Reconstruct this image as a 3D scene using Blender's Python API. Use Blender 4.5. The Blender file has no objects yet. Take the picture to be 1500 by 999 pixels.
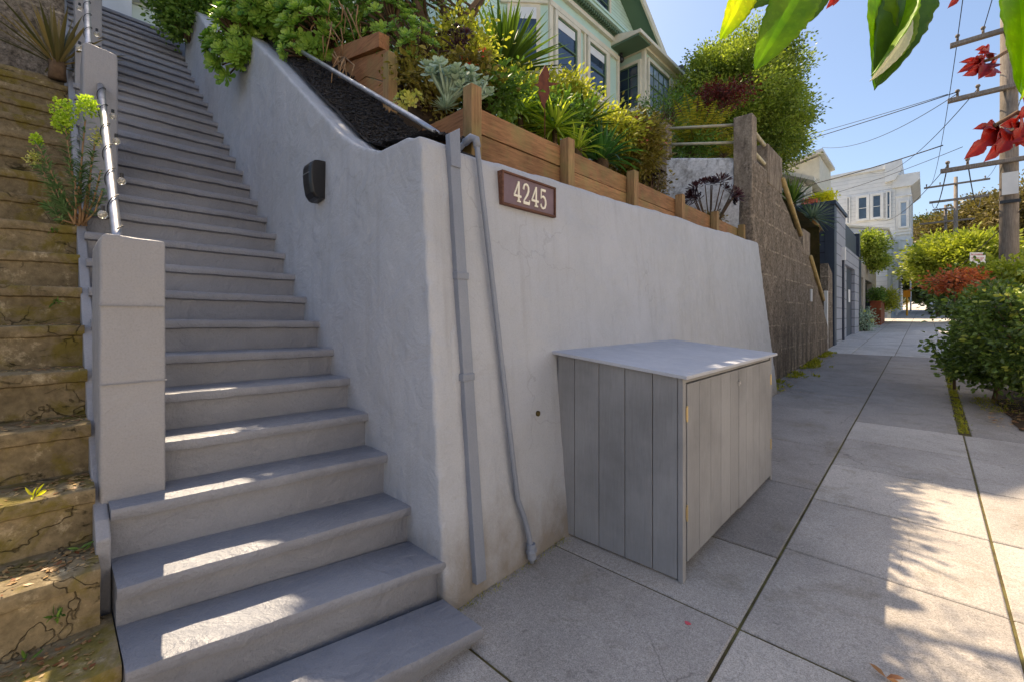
import bpy, bmesh, math, random
import numpy as np
from mathutils import Vector, Matrix, noise as mnoise
SC = bpy.context.scene
COL = SC.collection
# ------------------------------------------------------------------ camera
EYE = 1.58            # eye height above the pavement at the foot of the camera
SLOPE = 0.035         # the street climbs along +Y
YAW = math.atan(607 / 640)
cam = bpy.data.cameras.new('camera'); cam_o = bpy.data.objects.new('camera', cam); COL.objects.link(cam_o)
cam.lens = 640 / 1500 * 36; cam.sensor_width = 36; cam.sensor_fit = 'HORIZONTAL'
cam.shift_y = -37.5 / 1500; cam.clip_start = 0.05; cam.clip_end = 3000
cam_o.location = (0, 0, EYE); cam_o.rotation_euler = (math.pi / 2, 0, YAW)
SC.camera = cam_o
# ------------------------------------------------------------------ sky, sun, exposure
SUN = Vector((-0.70, 0.11, 1.0)).normalized()       # towards the sun
w = bpy.data.worlds.new('World'); SC.world = w; w.use_nodes = True
nt = w.node_tree; nt.nodes.clear()
sky = nt.nodes.new('ShaderNodeTexSky'); sky.sky_type = 'NISHITA'; sky.sun_disc = False
sky.sun_elevation = math.asin(SUN.z); sky.sun_rotation = math.atan2(SUN.x, SUN.y)
sky.air_density = 1.0; sky.dust_density = 2.2; sky.ozone_density = 1.5
bg = nt.nodes.new('ShaderNodeBackground'); bg.inputs[1].default_value = 0.12
wo = nt.nodes.new('ShaderNodeOutputWorld')
nt.links.new(sky.outputs[0], bg.inputs[0]); nt.links.new(bg.outputs[0], wo.inputs[0])
sl = bpy.data.lights.new('sun', 'SUN'); sl.energy = 4.7; sl.angle = math.radians(0.55); sl.color = (1, 0.81, 0.57)
so = bpy.data.objects.new('sun', sl); COL.objects.link(so)
so.rotation_euler = SUN.to_track_quat('Z', 'Y').to_euler(); so.location = (-10, 4, 20)
SC.view_settings.view_transform = 'Standard'; SC.view_settings.look = 'None'
SC.view_settings.exposure = 0.95; SC.view_settings.gamma = 1.0; SC.view_settings.use_curve_mapping = False
SC.cycles.max_bounces = 8; SC.cycles.transparent_max_bounces = 8

# ------------------------------------------------------------------ measuring helpers (photo pixel + a known real plane -> metres)
FWD = Vector((-math.sin(YAW), math.cos(YAW), 0)); RGT = Vector((math.cos(YAW), math.sin(YAW), 0))
def ray(u, v): return FWD + RGT * ((u - 750) / 640) + Vector((0, 0, (462 - v) / 640))
def pd(u, v, d): r = ray(u, v); return Vector((0, 0, EYE)) + r * d
def px(u, v, X): r = ray(u, v); return Vector((0, 0, EYE)) + r * (X / r.x)
def py(u, v, Y): r = ray(u, v); return Vector((0, 0, EYE)) + r * (Y / r.y)
def gz(y): return SLOPE * y
# ------------------------------------------------------------------ object helpers
def tag(o, label=None, cat=None, group=None, kind=None):
    if label: o['label'] = label
    if cat: o['category'] = cat
    if group: o['group'] = group
    if kind: o['kind'] = kind
    return o
def thing(name, label, cat, loc=(0, 0, 0), group=None, rz=0):
    o = bpy.data.objects.new(name, None); COL.objects.link(o); o.location = loc; o.rotation_euler = (0, 0, rz)
    o.empty_display_size = 0.1
    return tag(o, label, cat, group)
class MB:
    """collects shapes in world coordinates, builds ONE mesh object"""
    def __init__(s): s.v = []; s.f = []; s.t = []
    def add(s, vs, fs, tone=0.5):
        b = len(s.v); s.v += [tuple(p) for p in vs]; s.f += [tuple(i + b for i in f) for f in fs]
        s.t += [tone] * len(fs); return s
    def box(s, x0, y0, z0, x1, y1, z1, tone=0.5):
        vs = [(x, y, z) for z in (z0, z1) for y in (y0, y1) for x in (x0, x1)]
        return s.add(vs, [(0, 2, 3, 1), (4, 5, 7, 6), (0, 1, 5, 4), (2, 6, 7, 3), (0, 4, 6, 2), (1, 3, 7, 5)], tone)
    def obox(s, c, ax, ay, az, tone=0.5):
        c, ax, ay, az = map(Vector, (c, ax, ay, az))
        vs = [c + ax * i + ay * j + az * k for k in (-1, 1) for j in (-1, 1) for i in (-1, 1)]
        return s.add(vs, [(0, 2, 3, 1), (4, 5, 7, 6), (0, 1, 5, 4), (2, 6, 7, 3), (0, 4, 6, 2), (1, 3, 7, 5)], tone)
    def prism(s, poly, a, b, axis='y', tone=0.5):
        """poly of 2-D points swept along an axis: axis 'y' takes (x,z), 'x' takes (y,z), 'z' takes (x,y)"""
        n = len(poly)
        def P(p, t):
            return {'y': (p[0], t, p[1]), 'x': (t, p[0], p[1]), 'z': (p[0], p[1], t)}[axis]
        vs = [P(p, a) for p in poly] + [P(p, b) for p in poly]
        fs = [tuple(range(n)), tuple(range(2 * n - 1, n - 1, -1))] + [(i, i + n, (i + 1) % n + n, (i + 1) % n) for i in range(n)]
        return s.add(vs, fs, tone)
    def tube(s, pts, rad, n=8, tone=0.5):
        pts = [Vector(p) for p in pts]
        if not hasattr(rad, '__len__'): rad = [rad] * len(pts)
        vs = []; prev = None
        for i, p in enumerate(pts):
            d = (pts[min(i + 1, len(pts) - 1)] - pts[max(i - 1, 0)]).normalized()
            if prev is None:
                a = d.orthogonal().normalized()
            else:
                a = (prev - d * prev.dot(d)); a = a.normalized() if a.length > 1e-5 else d.orthogonal().normalized()
            prev = a; b = d.cross(a)
            for k in range(n):
                an = 2 * math.pi * k / n
                vs.append(p + (a * math.cos(an) + b * math.sin(an)) * rad[i])
        fs = []
        for i in range(len(pts) - 1):
            for k in range(n):
                fs.append((i * n + k, i * n + (k + 1) % n, (i + 1) * n + (k + 1) % n, (i + 1) * n + k))
        fs.append(tuple(range(n - 1, -1, -1))); m = (len(pts) - 1) * n; fs.append(tuple(range(m, m + n)))
        return s.add(vs, fs, tone)
    def ball(s, c, r, n=8, tone=0.5, sq=1.0):
        c = Vector(c); vs = []; fs = []
        m = n // 2
        vs.append(c + Vector((0, 0, r * sq)))
        for i in range(1, m):
            for k in range(n):
                a = math.pi * i / m; b = 2 * math.pi * k / n
                vs.append(c + Vector((r * math.sin(a) * math.cos(b), r * math.sin(a) * math.sin(b), r * sq * math.cos(a))))
        vs.append(c - Vector((0, 0, r * sq)))
        for k in range(n): fs.append((0, 1 + k, 1 + (k + 1) % n))
        for i in range(m - 2):
            for k in range(n): fs.append((1 + i * n + k, 1 + (i + 1) * n + k, 1 + (i + 1) * n + (k + 1) % n, 1 + i * n + (k + 1) % n))
        L = len(vs) - 1
        for k in range(n): fs.append((L, 1 + (m - 2) * n + (k + 1) % n, 1 + (m - 2) * n + k))
        return s.add(vs, fs, tone)
    def arr(s, V, F, T):
        """numpy: V (n,3), F list of tuples, T tone per face"""
        b = len(s.v); s.v += V.tolist(); s.f += [tuple(i + b for i in f) for f in F]; s.t += list(T); return s
    def build(s, name, m, parent=None, smooth=False, bevel=0, kind=None, fix=True, autosmooth=None):
        me = bpy.data.meshes.new(name)
        org = Vector((0, 0, 0))
        if parent is not None:
            q = parent
            while q is not None: org = org + q.location; q = q.parent
        else:
            if s.v:
                A = np.array(s.v); lo = A.min(0); hi = A.max(0)
                org = Vector(((lo[0] + hi[0]) / 2, (lo[1] + hi[1]) / 2, lo[2]))
        A = np.array(s.v, dtype=float) - np.array(org)
        me.from_pydata(A.tolist(), [], s.f)
        at = me.attributes.new('tone', 'FLOAT', 'FACE'); at.data.foreach_set('value', np.array(s.t, dtype=np.float32))
        if fix:
            bm = bmesh.new(); bm.from_mesh(me); bmesh.ops.recalc_face_normals(bm, faces=bm.faces); bm.to_mesh(me); bm.free()
        me.materials.append(m)
        if smooth: me.polygons.foreach_set('use_smooth', [True] * len(me.polygons))
        o = bpy.data.objects.new(name, me); COL.objects.link(o)
        if parent is not None: o.parent = parent
        else: o.location = org
        if bevel:
            md = o.modifiers.new('bevel', 'BEVEL'); md.width = bevel; md.segments = 2; md.limit_method = 'ANGLE'; md.angle_limit = math.radians(40)
        if kind: o['kind'] = kind
        return o
def copy_tree(o, parent=None):
    kids = [c for c in o.children]
    c = o.copy(); COL.objects.link(c)
    if parent is not None: c.parent = parent
    for k in kids: copy_tree(k, c)
    return c
# ------------------------------------------------------------------ materials
def S(r, g, b):
    f = lambda c: (c / 255 / 12.92) if c <= 10 else ((c / 255 + 0.055) / 1.055) ** 2.4
    return (f(r), f(g), f(b), 1)
def mix_rgb(nt, a, b, fac, blend='MIX'):
    n = nt.nodes.new('ShaderNodeMix'); n.data_type = 'RGBA'; n.blend_type = blend
    for sock, val in ((n.inputs[0], fac), (n.inputs[6], a), (n.inputs[7], b)):
        if hasattr(val, 'is_output') or isinstance(val, bpy.types.NodeSocket): nt.links.new(val, sock)
        else: sock.default_value = val
    return n.outputs[2]
def ramp(nt, src, stops):
    n = nt.nodes.new('ShaderNodeValToRGB'); nt.links.new(src, n.inputs[0])
    e = n.color_ramp.elements
    while len(e) < len(stops): e.new(0.5)
    for i, (p, c) in enumerate(stops):
        e[i].position = p; e[i].color = c if hasattr(c, '__len__') else (c, c, c, 1)
    return n.outputs[0]
def objco(nt, scale=(1, 1, 1), world=True):
    if world:
        g = nt.nodes.new('ShaderNodeNewGeometry'); src = g.outputs['Position']
    else:
        g = nt.nodes.new('ShaderNodeTexCoord'); src = g.outputs['Object']
    m = nt.nodes.new('ShaderNodeMapping'); m.inputs['Scale'].default_value = scale
    nt.links.new(src, m.inputs[0]); return m.outputs[0]
def noise(nt, co, scale, detail=5, rough=0.55, dist=0.0, out=0):
    n = nt.nodes.new('ShaderNodeTexNoise'); n.inputs['Scale'].default_value = scale
    n.inputs['Detail'].default_value = detail; n.inputs['Roughness'].default_value = rough
    n.inputs['Distortion'].default_value = dist; nt.links.new(co, n.inputs['Vector']); return n.outputs[out]
def bump(nt, h, strength, dist, prev=None):
    b = nt.nodes.new('ShaderNodeBump'); b.inputs['Strength'].default_value = strength; b.inputs['Distance'].default_value = dist
    nt.links.new(h, b.inputs['Height'])
    if prev is not None: nt.links.new(prev, b.inputs['Normal'])
    return b.outputs[0]
def base_mat(name, rough=0.7, spec=0.3, metal=0):
    m = bpy.data.materials.new(name); m.use_nodes = True; nt = m.node_tree
    p = nt.nodes['Principled BSDF']; p.inputs['Roughness'].default_value = rough
    p.inputs['Specular IOR Level'].default_value = spec; p.inputs['Metallic'].default_value = metal
    return m, nt, p
def simple(name, c, rough=0.6, spec=0.3, metal=0, c2=None, scale=6, bmp=None, tonevar=0.0, amt=(0.35, 0.65)):
    m, nt, p = base_mat(name, rough, spec, metal)
    co = objco(nt)
    col = c
    if c2:
        f = ramp(nt, noise(nt, co, scale, 6, 0.6), [(amt[0], 0), (amt[1], 1)])
        col = mix_rgb(nt, c, c2, f)
    if tonevar:
        a = nt.nodes.new('ShaderNodeAttribute'); a.attribute_name = 'tone'
        t = ramp(nt, a.outputs['Fac'], [(0, (1 - tonevar,) * 3 + (1,)), (1, (1,) * 3 + (1,))])
        col = mix_rgb(nt, col if isinstance(col, bpy.types.NodeSocket) else c, t, 1.0, 'MULTIPLY')
    if isinstance(col, bpy.types.NodeSocket): nt.links.new(col, p.inputs['Base Color'])
    else: p.inputs['Base Color'].default_value = c
    pr = None
    for sc, st, ds in (bmp or []): pr = bump(nt, noise(nt, co, sc, 5, 0.6), st, ds, pr)
    if pr is not None: nt.links.new(pr, p.inputs['Normal'])
    return m
def leafmat(name, lo, hi, trans=0.35, rough=0.45, extra=None, spec=0.35):
    """leaf: colour runs lo..hi with the leaf's own tone, part of the light passes through"""
    m, nt, p = base_mat(name, rough, spec)
    a = nt.nodes.new('ShaderNodeAttribute'); a.attribute_name = 'tone'
    stops = [(0, lo), (1, hi)] if extra is None else [(0, lo), (0.8, hi), (0.93, extra)]
    c = ramp(nt, a.outputs['Fac'], stops)
    nt.links.new(c, p.inputs['Base Color'])
    t = nt.nodes.new('ShaderNodeBsdfTranslucent')
    c2 = mix_rgb(nt, c, (1.5, 1.6, 0.7, 1), 1.0, 'MULTIPLY')
    nt.links.new(c2, t.inputs[0])
    mx = nt.nodes.new('ShaderNodeMixShader'); mx.inputs[0].default_value = trans
    nt.links.new(p.outputs[0], mx.inputs[1]); nt.links.new(t.outputs[0], mx.inputs[2])
    nt.links.new(mx.outputs[0], nt.nodes['Material Output'].inputs[0])
    return m
def paint_mat(name, c, c2, rough=0.5, bs=1.0, streak=None, spec=0.35, chip=None, splash=None):
    """brushed masonry paint over rough render"""
    m, nt, p = base_mat(name, rough, spec); co = objco(nt)
    big = noise(nt, co, 1.3, 4, 0.6); fine = noise(nt, co, 38, 6, 0.65); mid = noise(nt, co, 9, 5, 0.6, 0.4)
    col = mix_rgb(nt, c, c2, ramp(nt, big, [(0.35, 0), (0.68, 1)]))
    sp = ramp(nt, noise(nt, co, 120, 3, 0.7), [(0.30, 0.90), (0.5, 1.0), (0.72, 1.04)])
    col = mix_rgb(nt, col, sp, 1.0, 'MULTIPLY')
    if streak:
        cs = objco(nt, (5, 5, 0.35)); st = ramp(nt, noise(nt, cs, 2.2, 6, 0.65), [(0.52, 0), (0.78, 1)])
        col = mix_rgb(nt, col, streak, mix_rgb(nt, (0, 0, 0, 1), (0.55, 0.55, 0.55, 1), st))
    if chip:
        ch = ramp(nt, noise(nt, co, 16, 8, 0.75), [(0.685, 0), (0.72, 1)])
        col = mix_rgb(nt, col, chip, ch)
    nt.links.new(col, p.inputs['Base Color'])
    rr = ramp(nt, mid, [(0.3, rough - 0.12), (0.7, rough + 0.15)]); nt.links.new(rr, p.inputs['Roughness'])
    if splash:
        sep = nt.nodes.new('ShaderNodeSeparateXYZ'); nt.links.new(co, sep.inputs[0])
        def mm(op, a, b):
            n = nt.nodes.new('ShaderNodeMath'); n.operation = op
            for i, v in enumerate((a, b)):
                if isinstance(v, bpy.types.NodeSocket): nt.links.new(v, n.inputs[i])
                else: n.inputs[i].default_value = v
            return n.outputs[0]
        rel = mm('SUBTRACT', sep.outputs[2], mm('MULTIPLY', sep.outputs[1], SLOPE))
        rel = mm('SUBTRACT', rel, mm('MULTIPLY', noise(nt, objco(nt, (1, 1, .7)), 4, 7, .7), .9))
        ms = ramp(nt, rel, [(0.0, 0.75), (0.12, 0.25), (0.30, 0.0)])
        rel2 = nt.nodes.new('ShaderNodeMath'); rel2.operation = 'ADD'; nt.links.new(rel, rel2.inputs[0]); rel2.inputs[1].default_value = .42
        ms = ramp(nt, rel2.outputs[0], [(0.0, 0.8), (0.16, 0.45), (0.42, 0.0)])
        col = mix_rgb(nt, col, splash, ms)
        nt.links.new(col, p.inputs['Base Color'])
    if splash:
        cv = nt.nodes.new('ShaderNodeTexVoronoi'); cv.feature = 'DISTANCE_TO_EDGE'; cv.inputs['Scale'].default_value = 1.3
        dv = nt.nodes.new('ShaderNodeVectorMath'); dv.operation = 'MULTIPLY_ADD'; dn_ = nt.nodes.new('ShaderNodeTexNoise'); dn_.inputs['Scale'].default_value = 3; dn_.inputs['Detail'].default_value = 7; nt.links.new(co, dn_.inputs['Vector'])
        nt.links.new(dn_.outputs['Color'], dv.inputs[0]); dv.inputs[1].default_value = (.5, .5, .5); nt.links.new(co, dv.inputs[2]); nt.links.new(dv.outputs[0], cv.inputs['Vector'])
        hair = mix_rgb(nt, (0, 0, 0, 1), ramp(nt, cv.outputs['Distance'], [(0, .25), (.004, .15), (.008, 0)]), ramp(nt, noise(nt, co, 1.1, 2, .5), [(.5, 0), (.58, 1)]))
        col = mix_rgb(nt, col, S(112, 112, 114), hair)
        pat = ramp(nt, noise(nt, co, 2.1, 3, .5, 1.5), [(.60, 0), (.66, .14), (.8, .14)])
        col = mix_rgb(nt, col, S(158, 160, 166), pat)
        nt.links.new(col, p.inputs['Base Color'])
    trowel = noise(nt, objco(nt, (1, 1, 1)), 3.2, 7, 0.62, 1.2)
    crk = nt.nodes.new('ShaderNodeTexVoronoi'); crk.feature = 'DISTANCE_TO_EDGE'; crk.inputs['Scale'].default_value = 1.7; nt.links.new(co, crk.inputs['Vector'])
    b = bump(nt, trowel, 0.5, 0.03 * bs); b = bump(nt, mid, 0.5, 0.012 * bs, b); b = bump(nt, fine, 0.7, 0.004 * bs, b)
    b = bump(nt, noise(nt, objco(nt, (1, 1, 0.35)), 60, 4, 0.6), 0.5, 0.002 * bs, b)
    nt.links.new(b, p.inputs['Normal']); return m
def wood_mat(name, c, c2, green=None, axis='y', rough=0.7, gscale=1.0, tonevar=0.25):
    m, nt, p = base_mat(name, rough, 0.2)
    sc = {'y': (14, 1.2, 14), 'x': (1.2, 14, 14), 'z': (14, 14, 1.0)}[axis]
    g = noise(nt, objco(nt, sc), 4 * gscale, 8, 0.7, 0.6); co = objco(nt)
    col = mix_rgb(nt, c, c2, ramp(nt, g, [(0.32, 0), (0.66, 1)]))
    if green: col = mix_rgb(nt, col, green, ramp(nt, noise(nt, co, 2.6, 6, 0.7), [(0.46, 0), (0.66, 0.85)]))
    a = nt.nodes.new('ShaderNodeAttribute'); a.attribute_name = 'tone'
    col = mix_rgb(nt, col, ramp(nt, a.outputs['Fac'], [(0, 1 - tonevar), (1, 1.0)]), 1.0, 'MULTIPLY')
    col = mix_rgb(nt, col, ramp(nt, noise(nt, co, 1.7, 5, 0.6), [(0.3, 0.7), (0.6, 1.0)]), 1.0, 'MULTIPLY')
    nt.links.new(col, p.inputs['Base Color'])
    nt.links.new(bump(nt, g, 0.5, 0.004), p.inputs['Normal']); return m
def siding_mat(name, c, c2, pitch, rough=0.6, dark=0.45, depth=0.015):
    """lapped boards: a saw-tooth height per board; the colour is darker in a line at the foot of each board"""
    m, nt, p = base_mat(name, rough, 0.25); co = objco(nt)
    sep = nt.nodes.new('ShaderNodeSeparateXYZ'); nt.links.new(co, sep.inputs[0])
    mt = nt.nodes.new('ShaderNodeMath'); mt.operation = 'DIVIDE'; nt.links.new(sep.outputs[2], mt.inputs[0]); mt.inputs[1].default_value = pitch
    fr = nt.nodes.new('ShaderNodeMath'); fr.operation = 'FRACT'; nt.links.new(mt.outputs[0], fr.inputs[0])
    col = mix_rgb(nt, c, c2, ramp(nt, noise(nt, co, 2.5, 5, 0.6), [(0.35, 0), (0.65, 1)]))
    ln = ramp(nt, fr.outputs[0], [(0.0, dark), (0.06, dark), (0.12, 1.0)])
    col = mix_rgb(nt, col, ln, 1.0, 'MULTIPLY')
    nt.links.new(col, p.inputs['Base Color'])
    inv = nt.nodes.new('ShaderNodeMath'); inv.operation = 'SUBTRACT'; inv.inputs[0].default_value = 1; nt.links.new(fr.outputs[0], inv.inputs[1])
    nt.links.new(bump(nt, inv.outputs[0], 0.8, depth), p.inputs['Normal']); return m
M = {}
M['wall'] = paint_mat('grey_render', S(174, 177, 184), S(165, 168, 174), 0.5, 1.1, S(148, 148, 151), chip=S(152, 154, 158), splash=S(122, 112, 98))
M['flank'] = M['wall']
M['step'] = paint_mat('grey_step_paint', S(136, 139, 148), S(120, 122, 130), 0.40, 1.5, chip=S(184, 186, 192), spec=.45)
M['pillar'] = paint_mat('pale_grey_paint', S(150, 150, 154), S(140, 140, 144), 0.5, 0.9)
M['conduit'] = paint_mat('conduit_paint', S(134, 140, 152), S(120, 126, 138), 0.42, 0.5, spec=0.4)
M['binpaint'] = wood_mat('bin_paint', S(152, 152, 154), S(142, 142, 143), None, 'z', 0.6, 1.4, 0.12)
M['lidpaint'] = paint_mat('lid_paint', S(178, 180, 187), S(168, 170, 177), 0.5, 0.4)
M['cedar'] = wood_mat('fence_wood', S(186, 140, 98), S(128, 92, 62), S(144, 132, 84), 'y')
M['cedarx'] = wood_mat('fence_wood_side', S(182, 132, 92), S(132, 90, 60), S(142, 122, 78), 'x')
M['post'] = wood_mat('fence_post_wood', S(180, 146, 104), S(130, 98, 66), S(146, 134, 86), 'z')
M['steel'] = simple('galvanised_steel', S(190, 190, 192), 0.42, 0.5, 0.9, S(150, 150, 155), 12, [(60, 0.15, 0.002)])
M['black'] = simple('black_plastic', S(28, 28, 30), 0.35, 0.5, bmp=[(200, 0.1, 0.001)])
M['bulb'] = simple('bulb_glass', S(235, 232, 222), 0.08, 0.6); M['bulb'].node_tree.nodes['Principled BSDF'].inputs['Transmission Weight'].default_value = 0.75
M['wire'] = simple('wire_black', S(40, 40, 42), 0.6)
M['cream'] = simple('cream_trim', S(226, 218, 196), 0.55, 0.3, c2=S(212, 204, 182), scale=3)
M['green_sid'] = siding_mat('green_siding', S(208, 232, 220), S(198, 224, 210), 0.14)
M['green_flat'] = simple('green_panel', S(192, 218, 204), 0.6, c2=S(184, 210, 196), scale=3)
M['green_dark'] = simple('dark_green_trim', S(92, 116, 92), 0.6)
M['glass'] = simple('window_glass', S(34, 46, 62), 0.04, 0.9, c2=S(60, 76, 96), scale=0.7)
M['glass_porch'] = simple('porch_glass', S(116, 136, 158), 0.05, 0.9, c2=S(150, 166, 186), scale=0.8)
M['blind'] = simple('white_blind', S(225, 226, 226), 0.8)
M['roof'] = simple('dark_shingle', S(70, 74, 82), 0.85, c2=S(54, 58, 66), scale=8)
M['navy_sid'] = siding_mat('navy_siding', S(62, 72, 88), S(54, 62, 78), 0.36, dark=0.45)
M['bluegrey_sid'] = siding_mat('bluegrey_siding', S(156, 160, 170), S(146, 150, 160), 0.36, dark=0.4)
M['navy'] = simple('navy_paint', S(54, 64, 80), 0.5, c2=S(48, 56, 70), scale=2)
M['white_sid'] = siding_mat('white_siding', S(222, 222, 220), S(210, 211, 211), 0.30, dark=0.72)
M['white'] = simple('white_paint', S(226, 226, 224), 0.6, c2=S(212, 212, 210), scale=2)
M['greenwhite_sid'] = siding_mat('pale_siding', S(214, 222, 206), S(204, 212, 196), 0.34, dark=0.5)
M['plaster'] = simple('beige_plaster', S(170, 164, 154), 0.8, c2=S(150, 144, 134), scale=2, bmp=[(30, 0.2, 0.005)])
M['bluewall'] = simple('pale_blue_wall', S(150, 160, 168), 0.7, c2=S(138, 148, 156), scale=2)
M['corten'] = simple('rust_brown_planter', S(140, 72, 40), 0.7, c2=S(104, 54, 32), scale=5)
M['rust'] = simple('rusty_steel', S(112, 62, 38), 0.75, c2=S(78, 42, 28), scale=14)
M['signplate'] = simple('mauve_plate', S(120, 100, 108), 0.5, c2=S(108, 90, 98), scale=9)
M['signframe'] = wood_mat('sign_frame_wood', S(128, 92, 76), S(92, 62, 50), None, 'y')
M['digit'] = simple('cream_digits', S(232, 226, 208), 0.45)
M['mulch'] = simple('black_mulch', S(32, 30, 31), 0.6, 0.4, c2=S(62, 58, 58), scale=55, bmp=[(70, 0.9, 0.02)], tonevar=0.6)
M['chip'] = simple('mulch_chip', S(56, 53, 54), 0.55, 0.45, tonevar=0.75)
M['soil'] = simple('garden_soil', S(78, 62, 46), 0.95, c2=S(52, 42, 32), scale=8, bmp=[(30, 0.8, 0.02)])
M['bark'] = simple('bark', S(112, 92, 72), 0.9, c2=S(76, 60, 46), scale=9, bmp=[(40, 0.8, 0.01)])
M['twig'] = simple('pale_twig', S(170, 140, 104), 0.8, c2=S(130, 100, 70), scale=12)
M['pole'] = wood_mat('pole_wood', S(170, 160, 150), S(124, 114, 104), None, 'z', 0.9)
M['rail_cream'] = simple('cream_rail', S(196, 188, 160), 0.5, c2=S(170, 162, 136), scale=8)
M['rail_yellow'] = simple('ochre_rail', S(190, 166, 110), 0.55, c2=S(160, 138, 92), scale=8)
M['litter'] = leafmat('dry_leaf', S(120, 70, 40), S(190, 160, 110), 0.1)
M['pink'] = simple('pink_mark', S(200, 90, 100), 0.8)
def old_step_mat():
    m, nt, p = base_mat('mossy_concrete', 0.9, 0.15); co = objco(nt)
    n1 = noise(nt, co, 3, 6, 0.65); n2 = noise(nt, co, 26, 6, 0.7)
    col = mix_rgb(nt, S(150, 134, 104), S(108, 96, 74), ramp(nt, n1, [(0.3, 0), (0.7, 1)]))
    col = mix_rgb(nt, col, S(222, 206, 172), ramp(nt, noise(nt, co, 10, 8, 0.75), [(0.56, 0), (0.74, 0.75)]))
    col = mix_rgb(nt, col, ramp(nt, n2, [(0.3, 0.6), (0.62, 1.12)]), 1.0, 'MULTIPLY')
    moss = ramp(nt, noise(nt, co, 4.2, 8, 0.7, 0.6), [(0.50, 0), (0.60, 0.85)])
    col = mix_rgb(nt, col, mix_rgb(nt, S(92, 84, 36), S(130, 116, 52), n2), moss)
    dk = ramp(nt, noise(nt, objco(nt, (1.0, 1.0, 2.2)), 5.3, 8, 0.7, 1.0), [(0.60, 0), (0.67, 0.9)])
    col = mix_rgb(nt, col, S(44, 40, 24), dk)
    # cracks
    dn = nt.nodes.new('ShaderNodeVectorMath'); dn.operation = 'ADD'
    nz = nt.nodes.new('ShaderNodeTexNoise'); nz.inputs['Scale'].default_value = 3.5; nz.inputs['Detail'].default_value = 4; nz.inputs['Roughness'].default_value = 0.6; nt.links.new(co, nz.inputs['Vector'])
    sc = nt.nodes.new('ShaderNodeVectorMath'); sc.operation = 'SCALE'; sc.inputs['Scale'].default_value = 0.5; nt.links.new(nz.outputs['Color'], sc.inputs[0])
    nt.links.new(co, dn.inputs[0]); nt.links.new(sc.outputs[0], dn.inputs[1])
    mp = nt.nodes.new('ShaderNodeMapping'); mp.inputs['Scale'].default_value = (1, 1, 1.7); nt.links.new(dn.outputs[0], mp.inputs[0])
    vo = nt.nodes.new('ShaderNodeTexVoronoi'); vo.feature = 'DISTANCE_TO_EDGE'; vo.inputs['Scale'].default_value = 3.1; nt.links.new(mp.outputs[0], vo.inputs['Vector'])
    cr = ramp(nt, vo.outputs['Distance'], [(0.0, .8), (0.006, 0.6), (0.016, 0)])
    msk = ramp(nt, noise(nt, co, 2.3, 3, 0.5), [(0.52, 0), (0.60, 0.7)])
    crm = mix_rgb(nt, (0, 0, 0, 1), cr, msk)
    col = mix_rgb(nt, col, S(44, 36, 24), crm)
    nt.links.new(col, p.inputs['Base Color'])
    b = bump(nt, n1, 0.3, 0.015); b = bump(nt, n2, 0.9, 0.008, b)
    inv = nt.nodes.new('ShaderNodeInvert'); nt.links.new(crm, inv.inputs['Color'])
    b = bump(nt, inv.outputs[0], 1.0, 0.012, b); nt.links.new(b, p.inputs['Normal']); return m
M['oldstep'] = old_step_mat()
def block_wall_mat():
    """board-marked brown concrete with pale course lines that follow the slope of the street"""
    m, nt, p = base_mat('brown_concrete', 0.92, 0.12); co = objco(nt)
    sep = nt.nodes.new('ShaderNodeSeparateXYZ'); nt.links.new(co, sep.inputs[0])
    def math_(op, a, b=None):
        n = nt.nodes.new('ShaderNodeMath'); n.operation = op
        for i, v in enumerate((a, b)):
            if v is None: continue
            if isinstance(v, bpy.types.NodeSocket): nt.links.new(v, n.inputs[i])
            else: n.inputs[i].default_value = v
        return n.outputs[0]
    n1 = noise(nt, objco(nt, (2, 2, 1)), 3.5, 6, 0.65); n2 = noise(nt, co, 22, 7, 0.75)
    zz = math_('ADD', sep.outputs[2], math_('MULTIPLY', noise(nt, co, 6, 4, 0.6), 0.03))
    fr = math_('FRACT', math_('DIVIDE', zz, 0.46))
    line = ramp(nt, fr, [(0.0, 1), (0.05, 1), (0.075, 0)])
    col = mix_rgb(nt, S(156, 144, 130), S(108, 98, 86), ramp(nt, n1, [(0.3, 0), (0.7, 1)]))
    lm = mix_rgb(nt, (0, 0, 0, 1), line, ramp(nt, noise(nt, co, 2.5, 5, 0.7), [(0.44, 0), (0.6, 0.6)]))
    col = mix_rgb(nt, col, S(196, 182, 160), lm)
    col = mix_rgb(nt, col, ramp(nt, n2, [(0.36, 0.32), (0.60, 1.2)]), 1.0, 'MULTIPLY')
    st = ramp(nt, noise(nt, objco(nt, (5, 5, 0.5)), 1.2, 6, 0.65), [(0.38, 0), (0.6, 0.85)])
    lowm = ramp(nt, math_('MULTIPLY', sep.outputs[2], 0.4), [(0.25, 1), (0.85, 0)])
    col = mix_rgb(nt, col, S(66, 60, 54), mix_rgb(nt, (0, 0, 0, 1), st, lowm))
    nt.links.new(col, p.inputs['Base Color'])
    b = bump(nt, n2, 1.0, 0.02); b = bump(nt, n1, 0.5, 0.05, b); nt.links.new(b, p.inputs['Normal']); return m
M['brownwall'] = block_wall_mat()
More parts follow.
